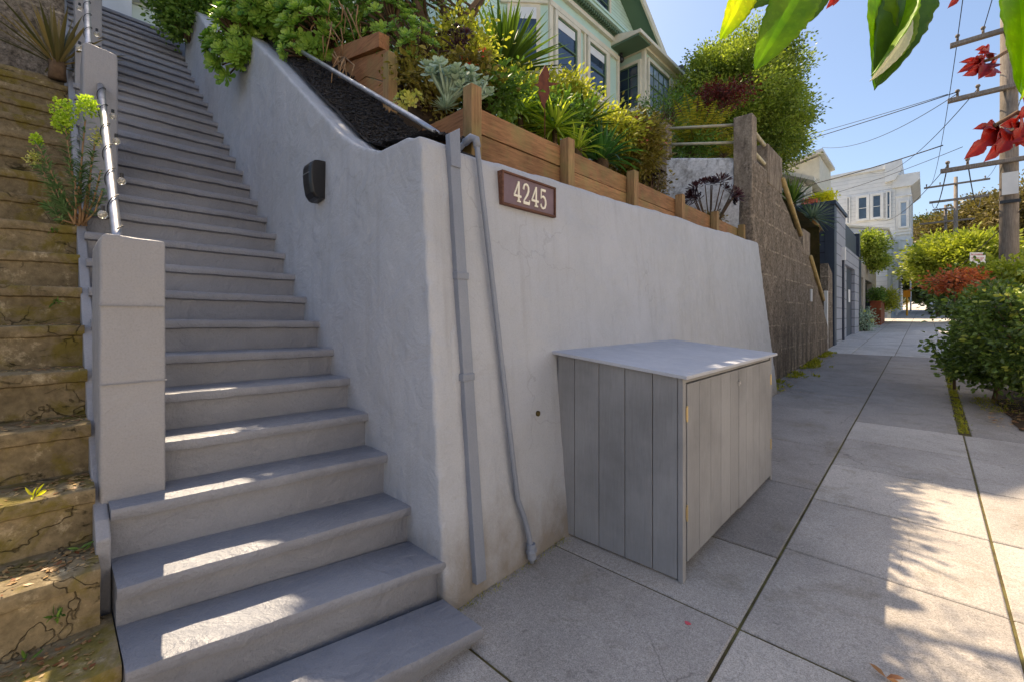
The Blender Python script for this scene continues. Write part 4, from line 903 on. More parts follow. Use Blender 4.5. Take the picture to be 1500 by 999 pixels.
q = MB(); q.box(-20.3, 19.6, 12.203, -8.0, 29.3, 12.9); q.build('roof', M['roof'], NB)

# ------------------------------------------------------------------ the sunlit terrace across the street, which lights the shaded side
for k, (y0, y1, h, colr, lab, nm) in enumerate(((-26, -15, 9.5, S(236, 232, 224), 'cream terraced house across the street, farthest down the hill', 'cream'), (-14.9, -5, 10.5, S(238, 234, 228), 'white terraced house across the street behind the viewer', 'white'),
        (-4.9, 4.5, 9.0, S(238, 232, 222), 'warm buff terraced house straight across the street', 'buff'), (4.6, 14.5, 10.0, S(238, 236, 230), 'ivory terraced house across the street, a little uphill', 'ivory'), (14.6, 25, 9.4, S(234, 230, 222), 'pale sand terraced house farthest up across the street', 'sand'))):
    hh = thing('terraced_house', lab, 'house', (16, (y0 + y1) / 2, gz(y0)), 'terrace across the street'); m_ = simple('stucco_' + nm, colr, .8)
    q = MB(); q.box(13.2, y0, gz(y0) - .5, 24, y1, gz(y0) + h); q.build('wall', m_, hh)
    q = MB(); q.box(12.9, y0 + .02, gz(y0) + h + .003, 24.1, y1 - .02, gz(y0) + h + .4); q.build('cornice', m_, hh)
    for zz in (3.6, 6.5):
        for yy in (y0 + 1.6, (y0 + y1) / 2 - .6, y1 - 2.8):
            q = MB(); q.box(13.08, yy - .1, gz(y0) + zz - .1, 13.197, yy + 1.3, gz(y0) + zz + 1.8); w_ = q.build('window', M['white'], hh)
            q = MB(); q.box(13.06, yy, gz(y0) + zz, 13.078, yy + 1.2, gz(y0) + zz + 1.7); q.build('pane', M['glass'], w_)
    q = MB(); q.box(13.1, y0 + 1, gz(y0), 13.197, y0 + 3.6, gz(y0) + 2.3); q.build('garage_door', M['white'], hh)
    q = MB(); q.box(13.1, y1 - 2.2, gz(y0), 13.197, y1 - 1.2, gz(y0) + 2.2); q.build('door', M['green_dark'], hh)
g = MB(); sloped(g, 11.5, 13.3, -60, 400, -0.03, 0.8); g.build('far_sidewalk', M['slab'], kind='structure', fix=False)
# ------------------------------------------------------------------ poles and wires
def util_pole(name, label, base, h, r0, r1, arms, extra=None):
    t = thing(name, label, 'utility pole', base, 'utility poles')
    b = Vector(base); q = MB(); q.tube([b + Vector((0, 0, -.2)), b + Vector((0, 0, h * .5)), b + Vector((0, 0, h))], [r0, (r0 + r1) / 2, r1], 14); q.build('shaft', M['pole'], t, smooth=True)
    for (z, x0, x1, s, pins) in arms:
        q = MB(); q.box(b.x + x0, b.y - r0 - s, z, b.x + x1, b.y - r0 * .6, z + s * 1.2); a = q.build('cross_arm', M['pole'], t, bevel=.01)
        for xx in pins:
            q = MB(); q.tube([(b.x + xx, b.y - r0 - s / 2, z + s * 1.2), (b.x + xx, b.y - r0 - s / 2, z + s * 1.2 + .12)], .03, 6); q.ball((b.x + xx, b.y - r0 - s / 2, z + s * 1.2 + .16), .055, 8); q.build('insulator', M['oldpost'], a, smooth=True)
    return t
PB_ = pd(1478, 462, 12); PB_.z = gz(PB_.y)
up = util_pole('utility_pole', 'large weathered wooden utility pole rising behind the red leaved shrub', tuple(PB_), 12.5, .20, .15,
               [(5.72, -1.35, .9, .09, (-1.2, -.8, .7)), (7.72, -1.2, 1.1, .09, (-1.0, -.6, .6)), (9.3, -1.15, 1.1, .09, (-1.0, -.5, .6))])
q = MB(); q.box(PB_.x - .15, PB_.y - .24, 4.85, PB_.x + .15, PB_.y - .21, 5.45); q.build('white_sign', M['white'], up)
q = MB(); q.box(PB_.x - .19, PB_.y - .26, 4.62, PB_.x + .19, PB_.y - .18, 4.70); q.build('bracket', M['black'], up)
B2 = pd(1400, 462, 33); B2.z = gz(B2.y)
u2 = util_pole('utility_pole', 'distant utility pole with three cross arms above the yellow green tree', tuple(B2), 12.0 - gz(B2.y), .15, .11,
               [(10.2, -1.45, 1.7, .13, ()), (11.4, -1.75, 1.75, .10, (-1.6, -.85, 1.5))])
B3 = pd(1385, 462, 37); B3.z = gz(B3.y)
u3 = util_pole('utility_pole', 'more slender distant utility pole standing just left of the other distant one', tuple(B3), 10.9 - gz(B3.y), .13, .1, [(9.4, -1.6, 1.7, .12, ()), (10.5, -.8, .9, .1, ())])
def wire(a, b, sag, r, label):
    a, b = Vector(a), Vector(b); pts = []
    for i in range(29):
        t = i / 28; p = a.lerp(b, t); p.z -= sag * 4 * t * (1 - t); pts.append(p)
    q = MB(); q.tube(pts, r, 5); o = q.build('overhead_wire', M['wire'], smooth=True); tag(o, label, 'wire', 'overhead wires')
def P_(x, z): return (PB_.x + x, PB_.y - .3, z)
wire(P_(-1.2, 7.95), (-14, 30, 12.2), .3, .010, 'overhead wire, uppermost of those reaching left from the middle cross arm')
wire(P_(-1.0, 7.95), (-14, 26, 10.2), .3, .014, 'thicker overhead wire just below the uppermost one left of the big pole')
wire(P_(-1.0, 7.9), (-4.2, 29.5, 10.9), .5, .011, 'overhead wire slanting from the middle cross arm to the gabled house')
wire(P_(-.6, 7.9), (-3.3, 45, 13.0), .9, .012, 'overhead wire slanting steeply down to the roof of the white house')
wire(P_(-1.3, 6.5), (-9, 28, 8.6), .3, .018, 'thick bundled overhead cable level with the red leaves')
wire(P_(-.9, 6.35), (-9, 30, 8.3), .5, .009, 'thin overhead wire under the bundled cable')
wire(P_(-1.2, 5.9), (-3, 45, 9.2), .7, .010, 'long overhead wire crossing in front of the white house')
wire(P_(-1.2, 5.9), (B2.x - 1.3, B2.y, 10.3), .8, .016, 'cable from the lowest cross arm to the left end of the distant arm')
wire(P_(-.8, 5.9), (B2.x + 1.3, B2.y, 10.3), 1.0, .016, 'cable from the lowest cross arm to the right end of the distant arm')
wire(P_(-1.0, 9.45), (B2.x - 1.5, B2.y, 11.6), 1.2, .010, 'high wire running up the street to the left insulator of the distant pole')
wire(P_(.6, 9.45), (B2.x + 1.4, B2.y, 11.6), 1.2, .010, 'high wire running up the street to the right insulator of the distant pole')
wire(P_(.2, 4.4), (B2.x - 2.0, 30, 2.2), .1, .012, 'straight guy wire slanting down in front of the dark trees')
wire(P_(-1.0, 9.5), (0.6, -6, 9.2), .6, .010, 'high wire coming over the viewer from the top cross arm')
wire(P_(-.5, 9.5), (1.4, -6, 9.2), .6, .010, 'second high wire over the viewer, right of the first')
# parking sign
ps_ = pd(1432, 379, 11.2)
pk = thing('parking_sign', 'white parking sign with red lettering on a thin post among the shrubs', 'sign', (ps_.x, ps_.y, gz(ps_.y)))
q = MB(); q.tube([(ps_.x - .025, ps_.y + .03, gz(ps_.y)), (ps_.x - .025, ps_.y + .03, ps_.z + .14)], .02, 8); q.build('post', M['steel'], pk)
q = MB(); rx = RGT * .20; nn = FWD * -.004
q.obox(ps_, rx, nn, Vector((0, 0, .15))); pl = q.build('plate', M['white'], pk)
red = simple('sign_red', S(196, 40, 56), .5)
def text(s, size, c, m, parent):
    cu = bpy.data.curves.new('lettering', 'FONT'); cu.body = s; cu.size = size; cu.align_x = 'CENTER'; cu.align_y = 'CENTER'; cu.extrude = .001
    t = bpy.data.objects.new('lettering', cu); COL.objects.link(t)
    dg = bpy.context.evaluated_depsgraph_get(); me = bpy.data.meshes.new_from_object(t.evaluated_get(dg)); bpy.data.objects.remove(t)
    me.materials.clear(); me.materials.append(m)
    o = bpy.data.objects.new('lettering', me); COL.objects.link(o)
    rot = Matrix((RGT, Vector((0, 0, 1)), -FWD)).transposed().to_4x4()
    o.parent = parent
    org = Vector((0, 0, 0)); k = parent
    while k is not None: org += k.location; k = k.parent
    o.matrix_local = Matrix.Translation(Vector(c) - org) @ rot
text('NO PARKING', .058, ps_ + Vector((0, 0, .095)) - FWD * .007, red, pl)
text('8AM TO 10AM\nTHURSDAY', .05, ps_ + Vector((0, 0, -.02)) - FWD * .007, red, pl)
# orange marker post under the white arch
om = thing('marker_post', 'orange yellow marker post on the pavement below the white house arch', 'post', (-1.0, 43.8, 1.5))
q = MB(); q.tube([(-1.05, 43.8, 1.5), (-1.05, 43.8, 2.9)], .06, 8); q.build('shaft', simple('orange_paint', S(224, 160, 40), .6), om)
q = MB(); q.box(-1.25, 43.7, 2.9, -.85, 43.78, 3.4); q.build('board', simple('orange_board', S(232, 150, 30), .6), om)
# ------------------------------------------------------------------ foliage tools
def frame_of(d):
    d = Vector(d).normalized(); a = d.orthogonal().normalized(); return d, a, d.cross(a)
rng = np.random.default_rng(11)
def leaf_batch(P, D, Nn, L, Wd, tone, fold=0.25, curl=0.15):
    """P base points, D directions, Nn face normals (n,3); returns verts and faces of 6-vertex leaves"""
    n = len(P); Sd = np.cross(D, Nn); Sd /= np.linalg.norm(Sd, axis=1)[:, None] + 1e-9; Nn = np.cross(Sd, D)
    L = np.asarray(L).reshape(-1, 1) * np.ones((n, 1)); Wd = np.asarray(Wd).reshape(-1, 1) * np.ones((n, 1))
    v0 = P; v5 = P + D * L - Nn * L * curl
    m1 = P + D * L * .35; m2 = P + D * L * .72 - Nn * L * curl * .45
    a1 = m1 + Sd * Wd * .5 + Nn * Wd * fold; b1 = m1 - Sd * Wd * .5 + Nn * Wd * fold
    a2 = m2 + Sd * Wd * .40 + Nn * Wd * fold * .7; b2 = m2 - Sd * Wd * .40 + Nn * Wd * fold * .7
    V = np.stack([v0, a1, m1, b1, a2, m2, b2, v5], 1).reshape(-1, 3)
    F = []
    base = [(0, 1, 2), (0, 2, 3), (1, 4, 5, 2), (2, 5, 6, 3), (4, 7, 5), (5, 7, 6)]
    for i in range(n):
        o = i * 8
        F += [tuple(o + k for k in f) for f in base]
    T = np.repeat(tone, 6)
    return V, F, T
def rnd_dirs(n, up=0.3):
    d = rng.normal(size=(n, 3)); d[:, 2] += up; return d / np.linalg.norm(d, axis=1)[:, None]
def simple_leaves(P, D, Nn, L, Wd, tone):
    """4-vertex leaves for distant crowns"""
    n = len(P); Sd = np.cross(D, Nn); Sd /= np.linalg.norm(Sd, axis=1)[:, None] + 1e-9
    L = np.asarray(L).reshape(-1, 1) * np.ones((n, 1)); Wd = np.asarray(Wd).reshape(-1, 1) * np.ones((n, 1))
    V = np.stack([P, P + D * L * .5 + Sd * Wd * .5, P + D * L, P + D * L * .5 - Sd * Wd * .5], 1).reshape(-1, 3)
    F = [(4 * i, 4 * i + 1, 4 * i + 2, 4 * i + 3) for i in range(n)]
    return V, F, tone
def crown_points(c, r, nclump, per, spread, seed, flat=1.0, shell=.55, lower=0.0):
    """leaf points gathered round clump centres spread through an ellipsoid with a lumpy outline"""
    g = np.random.default_rng(seed); c = np.array(c); r = np.array(r)
    d = g.normal(size=(nclump, 3)); d /= np.linalg.norm(d, axis=1)[:, None]
    rad = shell + (1 - shell) * g.random(nclump) ** .6
    rad *= 1 + .38 * np.array([mnoise.noise(Vector(x * 2.3 + seed)) for x in d])
    cc = c + d * rad[:, None] * r
    cc[:, 2] = np.where(cc[:, 2] < c[2] - r[2] * (1 - lower), c[2] - r[2] * (1 - lower) * g.random(nclump), cc[:, 2]) if lower else cc[:, 2]
    P = np.repeat(cc, per, 0) + g.normal(size=(nclump * per, 3)) * spread * np.array([1, 1, .7 * flat])
    dirs = P - np.repeat(cc, per, 0); dirs += .35 * spread * np.repeat(d, per, 0); dirs += g.normal(size=P.shape) * spread * .6
    dirs /= np.linalg.norm(dirs, axis=1)[:, None] + 1e-9
    ct = np.repeat(g.random(nclump), per)
    return P, dirs, cc, ct
def bush(name, label, cat, c, r, m, seed, nclump=60, per=60, L=.05, W=.02, spread=.12, group=None, stems=True, big=True, flowers=None, shell=.4, trunk=None, ground=None, up=.5, stemmat='bark', toner=.5):
    t = thing(name, label, cat, (c[0], c[1], ground if ground is not None else c[2] - r[2]), group)
    P, D, cc, ct = crown_points(c, r, nclump, per, spread, seed, shell=shell)
    g = np.random.default_rng(seed + 1); Nn = rnd_dirs(len(P), up)
    tone = np.clip(ct * toner + g.random(len(P)) * (1 - toner), 0, 1)
    Ls = L * (.6 + .8 * g.random(len(P)))
    q = MB(); q.arr(*(leaf_batch if big else simple_leaves)(P, D, Nn, Ls, Ls * W / L, tone)); q.build('foliage', m, t, fix=False)
    if stems:
        q = MB(); b = Vector((c[0], c[1], ground if ground is not None else c[2] - r[2])); rr = random.Random(seed)
        top = Vector((c[0], c[1], c[2] - r[2] * .35)) if trunk else None
        if trunk:
            q.tube([b, b.lerp(top, .5) + Vector((rr.uniform(-.1, .1), rr.uniform(-.1, .1), 0)) * r[0], top], [trunk, trunk * .8, trunk * .6], 10)
        for k in range(0, nclump, max(1, nclump // 26)):
            e = Vector(cc[k]); s = (top if trunk else b) + Vector((rr.uniform(-.15, .15) * r[0], rr.uniform(-.15, .15) * r[1], 0)) * (0.2 if trunk else 1)
            mid = s.lerp(e, .5) + Vector((rr.uniform(-.12, .12), rr.uniform(-.12, .12), rr.uniform(0, .15))) * max(r)
            w0 = (trunk * .45 if trunk else max(r) * .02 + .004); q.tube([s, mid, e], [w0, w0 * .6, w0 * .25], 5)
        q.build('trunk' if trunk else 'stems', M[stemmat], t, smooth=True)
    if flowers:
        fm, n, fs, upb, fl = flowers
        q = MB(); idx = g.choice(len(P), n)
        cz = np.array(c)
        Pf = P[idx]; out = (Pf - cz) / np.array(r); out /= np.linalg.norm(out, axis=1)[:, None] + 1e-9
        Pf = cz + out * np.array(r) * (.92 + .25 * g.random((n, 1)))
        Pf = Pf[out[:, 2] > -.3]
        K = fl
        PP = np.repeat(Pf, K, 0) + g.normal(size=(len(Pf) * K, 3)) * fs * .6; DD = rnd_dirs(len(PP), .5)
        q.arr(*leaf_batch(PP, DD, rnd_dirs(len(PP), .2), fs * (.6 + .8 * g.random(len(PP))), fs * .5, g.random(len(PP)))); q.build('flowers', fm, t, fix=False)
    return t
M['lf_ever'] = leafmat('bright_evergreen_leaves', S(62, 86, 28), S(172, 184, 80), .35)
M['lf_yg'] = leafmat('yellow_green_leaves', S(92, 110, 28), S(186, 188, 78), .35)
M['lf_dark'] = leafmat('dark_leaves', S(44, 56, 24), S(110, 112, 58), .25)
M['lf_olive'] = leafmat('olive_brown_leaves', S(70, 66, 40), S(140, 124, 78), .25)
M['lf_shrub'] = leafmat('shrub_leaves', S(40, 58, 28), S(116, 138, 60), .25, .4, S(190, 190, 84), .45)
M['lf_red'] = leafmat('red_leaves', S(130, 56, 30), S(232, 140, 96), .35)
M['lf_maroon'] = leafmat('maroon_leaves', S(70, 26, 26), S(128, 54, 46), .25)
M['lf_fern'] = leafmat('fern_leaves', S(100, 104, 24), S(184, 168, 66), .35)
M['lf_yel'] = leafmat('yellow_shrub_leaves', S(112, 124, 30), S(206, 200, 90), .4)
M['lf_mid'] = leafmat('mid_green_leaves', S(52, 84, 36), S(124, 156, 66), .3)
M['lf_pinkb'] = leafmat('bronze_green_leaves', S(92, 80, 34), S(150, 140, 66), .3)
M['fl_pink'] = leafmat('coral_flowers', S(220, 110, 104), S(244, 160, 150), .3)
M['fl_red'] = leafmat('red_flowers', S(214, 60, 50), S(240, 110, 90), .3)
M['fl_yel'] = leafmat('yellow_flowers', S(200, 200, 30), S(236, 226, 70), .4)
M['rosette'] = leafmat('rosette_leaves', S(72, 118, 40), S(172, 200, 92), .25, .4, None, .4)
M['ros_yel'] = leafmat('pale_rosette_leaves', S(150, 160, 60), S(222, 214, 130), .2, .4)
M['ros_dark'] = leafmat('purple_black_leaves', S(34, 20, 28), S(86, 46, 56), .1, .3, None, .5)
M['glauc'] = leafmat('blue_grey_leaves', S(128, 152, 132), S(182, 200, 178), .12, .55)
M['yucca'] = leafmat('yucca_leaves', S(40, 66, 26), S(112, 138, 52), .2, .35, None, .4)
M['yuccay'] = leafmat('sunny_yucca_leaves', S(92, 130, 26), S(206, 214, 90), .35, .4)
M['yuccab'] = leafmat('blue_yucca_leaves', S(84, 108, 98), S(150, 170, 150), .15, .4)
M['strap'] = leafmat('strap_leaves', S(26, 70, 44), S(98, 150, 76), .25, .3, None, .5)
M['bronze'] = leafmat('bronze_sword_leaves', S(58, 66, 40), S(150, 130, 84), .2, .35)
M['fl_lime'] = leafmat('lime_flowers', S(136, 166, 30), S(206, 222, 84), .4)
M['spurge'] = leafmat('spurge_leaves', S(70, 104, 66), S(132, 160, 112), .25)
M['moss'] = leafmat('moss_tufts', S(104, 112, 20), S(176, 168, 50), .3)
M['skirt'] = leafmat('dead_leaves', S(140, 104, 60), S(200, 160, 104), .2)
# ------------------------------------------------------------------ rosettes and swords
def rosette(q, c, nrm, rad, n=26, seed=0, wide=.42, cup=.55, thick=.25, toneb=.5):
    r_ = random.Random(seed); d, a, b = frame_of(nrm); c = Vector(c); P = []; D = []; N_ = []; L = []; T = []
    for k in range(n):
        t = k / n; an = k * 2.39996 + r_.uniform(-.1, .1)
        el = math.radians(8 + 72 * t * cup * 1.4)
        out = a * math.cos(an) + b * math.sin(an)
        dr = out * math.cos(el) + d * math.sin(el); nn = d * math.cos(el) - out * math.sin(el)
        P.append(c + d * (rad * .12 * t)); D.append(dr); N_.append(nn); L.append(rad * (1.0 - .72 * t)); T.append(min(1, max(0, toneb + .45 * t - .15 + r_.uniform(-.12, .12))))
    P, D, N_ = (np.array([tuple(x) for x in z]) for z in (P, D, N_)); L = np.array(L)[:, None]
    Sd = np.cross(D, N_); W = L * wide
    # spoon shape: narrow base, widest near the tip
    v = [P, P + D * L * .45 + Sd * W * .28, P + D * L * .45 - Sd * W * .28, P + D * L * .8 + Sd * W * .5 + N_ * L * .10, P + D * L * .8 - Sd * W * .5 + N_ * L * .10,
         P + D * L * .8 + N_ * L * .0, P + D * L * 1.0 + N_ * L * .12]
    V = np.stack(v, 1).reshape(-1, 3); F = []
    for i in range(n):
        o = i * 7; F += [(o, o + 1, o + 2), (o + 1, o + 3, o + 5, o + 2), (o + 2, o + 5, o + 4), (o + 3, o + 6, o + 5), (o + 5, o + 6, o + 4)]
    q.arr(V, F, np.repeat(T, 5))
def sword(q, base, d0, L, W, droop, seed, tone, segs=7, fold=.35, side=None):
    base = Vector(base); d = Vector(d0).normalized()
    s = side if side else d.cross(Vector((0, 0, 1)))
    if s.length < .05: s = d.orthogonal()
    s = s.normalized(); vs = []; p = base.copy()
    for i in range(segs + 1):
        t = i / segs; w = W * (.55 + .9 * t if t < .5 else 1.0 - ((t - .5) / .5) ** 1.5) * .5
        w = W * .5 * (0.6 + 0.8 * t) if t < .45 else W * .5 * .96 * max(0.02, (1 - ((t - .45) / .55) ** 1.6))
        n = s.cross(d).normalized()
        vs += [p + s * w + n * w * fold, p, p - s * w + n * w * fold]
        d = (d + Vector((0, 0, -droop / segs * (.3 + 1.4 * t)))).normalized(); p = p + d * L / segs
    fs = []
    for i in range(segs): o = i * 3; fs += [(o, o + 3, o + 4, o + 1), (o + 1, o + 4, o + 5, o + 2)]
    q.add(vs, fs, tone)
def sword_plant(name, label, cat, c, n, L, W, m, seed, spread=1.0, droop=.35, trunk_h=0, group=None, skirt=0, up=(0.05, 1.0), trunk_r=.05, ground=None):
    r_ = random.Random(seed); g0 = ground if ground is not None else c[2] - trunk_h
    t = thing(name, label, cat, (c[0], c[1], g0), group); q = MB()
    for k in range(n):
        f = k / n; an = k * 2.39996; el = math.radians(-25 * (1 if up[0] < 0 else 0) + up[0] * 60 + (88 - up[0] * 60) * f ** 1.1 * up[1]) + r_.uniform(-.08, .08)
        d = Vector((math.cos(an) * math.cos(el) * spread, math.sin(an) * math.cos(el) * spread, math.sin(el)))
        b = Vector(c) + Vector((math.cos(an), math.sin(an), 0)) * trunk_r * .8 + Vector((0, 0, f * L * .12))
        sword(q, b, d, L * r_.uniform(.8, 1.1) * (1 - .25 * f), W, droop * r_.uniform(.5, 1.4), k, r_.random())
    q.build('leaves', m, t, fix=False, smooth=True)
    if trunk_h or c[2] > g0:
        q = MB(); q.tube([(c[0], c[1], g0 - .05), (c[0] + .01, c[1], (c[2] + g0) / 2), (c[0], c[1], c[2] + .03)], [trunk_r, trunk_r * .9, trunk_r], 10); q.build('stem', M['bark'], t, smooth=True)
    if skirt:
        q = MB()
        for k in range(skirt):
            an = r_.uniform(0, 6.28); d = Vector((math.cos(an) * .5, math.sin(an) * .5, -.9)); sword(q, Vector(c) + Vector((math.cos(an), math.sin(an), 0)) * trunk_r, d, L * r_.uniform(.4, .7), W * .8, .5, k, r_.random())
        q.build('dead_leaves', M['skirt'], t, fix=False)
    return t
# ------------------------------------------------------------------ planting along the stairs
def aeonium(name, label, cat, c, r, n, rad, m, seed, group=None, ground=None, toward=(0.6, -0.6, 0.5), leaves=24, stems=True, wide=.42, cup=.5, region=None, rv=.35):
    c = Vector(c); t = thing(name, label, cat, (c.x, c.y, ground if ground is not None else c.z - r[2]), group)
    rr = random.Random(seed); q = MB(); s = MB(); b = Vector((c.x, c.y, ground if ground is not None else c.z - r[2] * .2)) + Vector((0, .1 if ground is None else 0, 0))
    tw = Vector(toward)
    for k in range(n):
        for _ in range(30):
            d = Vector((rr.gauss(0, 1), rr.gauss(0, 1), rr.gauss(0, 1))).normalized()
            if d.dot(tw) > -.15: break
        f = rr.uniform(.72, 1.0); p = c + Vector((d.x * r[0] * f, d.y * r[1] * f, d.z * r[2] * f))
        nn = (d + tw * .5 + Vector((rr.uniform(-.3, .3), rr.uniform(-.3, .3), rr.uniform(0, .5)))).normalized()
        rosette(q, p, nn, rad * rr.uniform(1 - rv, 1 + rv), leaves, seed * 99 + k, wide=wide, cup=cup, toneb=rr.uniform(.15, .7))
        if stems: s.tube([b + Vector((rr.uniform(-.3, .3) * r[0], rr.uniform(-.3, .3) * r[1], 0)), (b + p) / 2 + Vector((0, 0, .1 * r[2])), p - nn * rad * .1], [.012, .010, .008], 5)
    q.build('rosettes', m, t, fix=False, smooth=True)
    if stems: s.build('stems', M['bark'], t, smooth=True)
    return t
G1 = 'succulents hanging over the stair wall'
aeonium('succulent', 'bright green rosette succulent spilling lowest over the stair wall', 'succulent', pd(352, 72, 4.55), (.30, .30, .40), 95, .10, M['rosette'], 1, G1)
aeonium('succulent', 'dense green rosette clump on the wall top, right of the lowest hanging one', 'succulent', pd(385, 24, 4.6), (.46, .32, .36), 110, .105, M['rosette'], 2, G1)
aeonium('succulent', 'green rosette clump behind the upper end of the bare steel pipe', 'succulent', pd(430, 38, 4.6), (.38, .32, .36), 90, .105, M['rosette'], 3, G1)
aeonium('succulent', 'darker green rosette clump against the black mulch, left of the timber box', 'succulent', pd(466, 58, 4.35), (.30, .3, .30), 70, .10, M['rosette'], 4, G1)
aeonium('succulent', 'high green rosette clump at the top edge above the black mulch', 'succulent', pd(450, 0, 4.9), (.60, .45, .36), 100, .11, M['rosette'], 5, G1)
aeonium('succulent', 'small rosette clump low on the mulch beside the steel pipe', 'succulent', pd(425, 75, 4.15), (.16, .12, .10), 10, .075, M['rosette'], 6, G1)
bush('shrub', 'dark small leaved shrub draped over the far upper end of the stair wall', 'shrub', pd(276, 10, 6.3), (.42, .3, .50), M['lf_mid'], 21, 110, 80, .055, .035, .10)
bush('shrub', 'leafy green shrub at the top edge between rosette clumps and the twiggy tree', 'shrub', pd(540, 18, 4.6), (.45, .4, .4), M['lf_mid'], 22, 60, 40, .07, .03, .12)
aeonium('succulent', 'fine leaved green rosette clump cascading in front of the upper timber post', 'succulent', pd(600, 85, 3.95), (.30, .28, .38), 70, .065, M['rosette'], 7, 'green rosettes in the timber beds', leaves=20)
aeonium('succulent', 'taller green rosette clump directly above the upper timber box', 'succulent', pd(565, 40, 4.3), (.28, .28, .32), 50, .07, M['rosette'], 8, 'green rosettes in the timber beds', leaves=20)
aeonium('succulent', 'pale yellow green rosettes at the edge of the black mulch', 'succulent', pd(597, 148, 3.2), (.10, .08, .09), 9, .055, M['ros_yel'], 9, leaves=16, wide=.5)
# dead twigs trailing in the mulch
dt = MB(); rr = random.Random(4)
for k in range(46):
    a = pd(500 + rr.uniform(-28, 30), 40 + rr.uniform(-40, 40), 4.25 + rr.uniform(-.2, .3)); b = a + Vector((rr.uniform(-.12, .12), rr.uniform(-.12, .12), -rr.uniform(.15, .4)))
    dt.tube([a, a.lerp(b, .5) + Vector((rr.uniform(-.06, .06), rr.uniform(-.06, .06), .04)), b], [.007, .006, .003], 4)
for k in range(9):
    a = pd(505, 85, 3.95); b = pd(497 + rr.uniform(-12, 16), 95 + rr.uniform(0, 28), 3.75)
    dt.tube([a, a.lerp(b, .5) + Vector((rr.uniform(-.05, .05), rr.uniform(-.05, .05), .02)), b], [.007, .007, .003], 5)
tag(dt.build('dead_vine', M['twig'], smooth=True), 'tangle of pale dead stems hanging beside the upper timber box', 'vine')
# twiggy tree
tt = thing('small_tree', 'twiggy multi stemmed tree leaning up beside the green house wall', 'tree', tuple(pd(650, 95, 4.8)))
b0 = pd(648, 100, 4.8); q = MB(); ends = []
rr = random.Random(8)
for (u, v, d, rad) in ((608, 0, 4.6, .06), (640, -30, 4.9, .05), (700, 0, 4.7, .045), (600, -60, 5.2, .05), (735, -50, 4.9, .035)):
    e = pd(u, v, d); mid = b0.lerp(e, .5) + Vector((rr.uniform(-.08, .08), rr.uniform(-.08, .08), .02)); q.tube([b0, mid, e], [rad, rad * .8, rad * .55], 9)
    for k in range(8):
        s = mid.lerp(e, rr.uniform(.2, 1)); f = s + Vector((rr.uniform(-.7, .2), rr.uniform(-.7, .15), rr.uniform(.0, .6)))
        q.tube([s, s.lerp(f, .5) + Vector((rr.uniform(-.1, .1), rr.uniform(-.1, .1), .05)), f], [rad * .35, rad * .22, rad * .1], 5); ends.append(f)
q.build('trunk', M['bark'], tt, smooth=True)
q = MB()
for k, f in enumerate(ends):
    n = 44; P = np.array(f) + rng.normal(size=(n, 3)) * .20; D = rnd_dirs(n, .2); q.arr(*leaf_batch(P, D, rnd_dirs(n, .5), .06 * (.6 + .8 * rng.random(n)), .025, rng.random(n)))
q.build('crown', M['lf_mid'], tt, fix=False)
# high crown of the garden tree behind it: throws the dappled shade
bush('tree', 'leafy garden tree whose crown rises above the top edge beside the green house', 'tree', (-5.4, 2.1, 7.2), (1.0, 1.0, .8), M['lf_mid'], 31, 70, 60, .09, .04, .2, ground=5.6, trunk=.09, shell=.3)
# purple rosettes, pale blossom, blue grey succulents
q = None
for k, (u, v, d) in enumerate(((640, 52, 4.3), (656, 64, 4.2), (664, 56, 4.4), (683, 73, 4.2), (655, 88, 4.0))):
    pass
aeonium('dark_succulent', 'purple black rosettes on stalks above the blue grey succulent', 'succulent', pd(662, 68, 4.25), (.26, .14, .15), 12, .075, M['ros_dark'], 12, leaves=30, wide=.22, cup=.8)
bush('shrub', 'pale yellow green shrub behind the purple black rosettes', 'shrub', pd(668, 72, 4.9), (.42, .35, .28), M['lf_yel'], 23, 50, 46, .05, .03, .09)
bush('flowering_plant', 'red and orange flowering plant left of the big yucca', 'flowers', pd(695, 108, 3.9), (.20, .2, .14), M['lf_pinkb'], 24, 26, 40, .05, .03, .06, flowers=(M['fl_red'], 9, .028, .5, 9))
def paddles(name, label, c, n, L, m, seed, rad, group=None):
    rr = random.Random(seed); t = thing(name, label, 'succulent', tuple(c), group); q = MB(); s = MB()
    for k in range(n):
        p = Vector(c) + Vector((rr.uniform(-1, 1) * rad, rr.uniform(-1, 1) * rad, rr.uniform(-.6, .9) * rad * .8))
        rosette(q, p, Vector((rr.uniform(0, .9), rr.uniform(-.9, .1), rr.uniform(.4, 1))), L * rr.uniform(.8, 1.2), 11, seed * 31 + k, wide=.62, cup=.7, toneb=rr.uniform(.3, .8)); s.tube([Vector(c) - Vector((0, 0, rad)), p], [.012, .01], 5)
    q.build('leaves', m, t, fix=False, smooth=True); s.build('stems', M['glauc'], t, smooth=True)
paddles('succulent', 'blue grey succulent with rounded leaves over the corner of the timber wall', pd(655, 122, 3.25), 30, .085, M['glauc'], 3, .15)
paddles('succulent', 'smaller blue grey succulent right of the tall timber corner post', pd(700, 132, 3.3), 11, .065, M['glauc'], 5, .08)
sword_plant('spiky_succulent', 'tuft of thin blue finger leaves in front of the corner post', 'succulent', pd(653, 160, 3.15), 60, .11, .012, M['glauc'], 3, droop=.05, trunk_r=.02)
bush('dry_shrub', 'brown and bronze undergrowth behind the blue grey succulent', 'shrub', pd(625, 128, 3.9), (.34, .3, .20), M['lf_pinkb'], 71, 60, 44, .05, .025, .08)
bush('green_shrub', 'low green filler shrub right of the tall corner post', 'shrub', pd(715, 140, 4.1), (.34, .3, .18), M['lf_mid'], 72, 50, 44, .05, .03, .08)
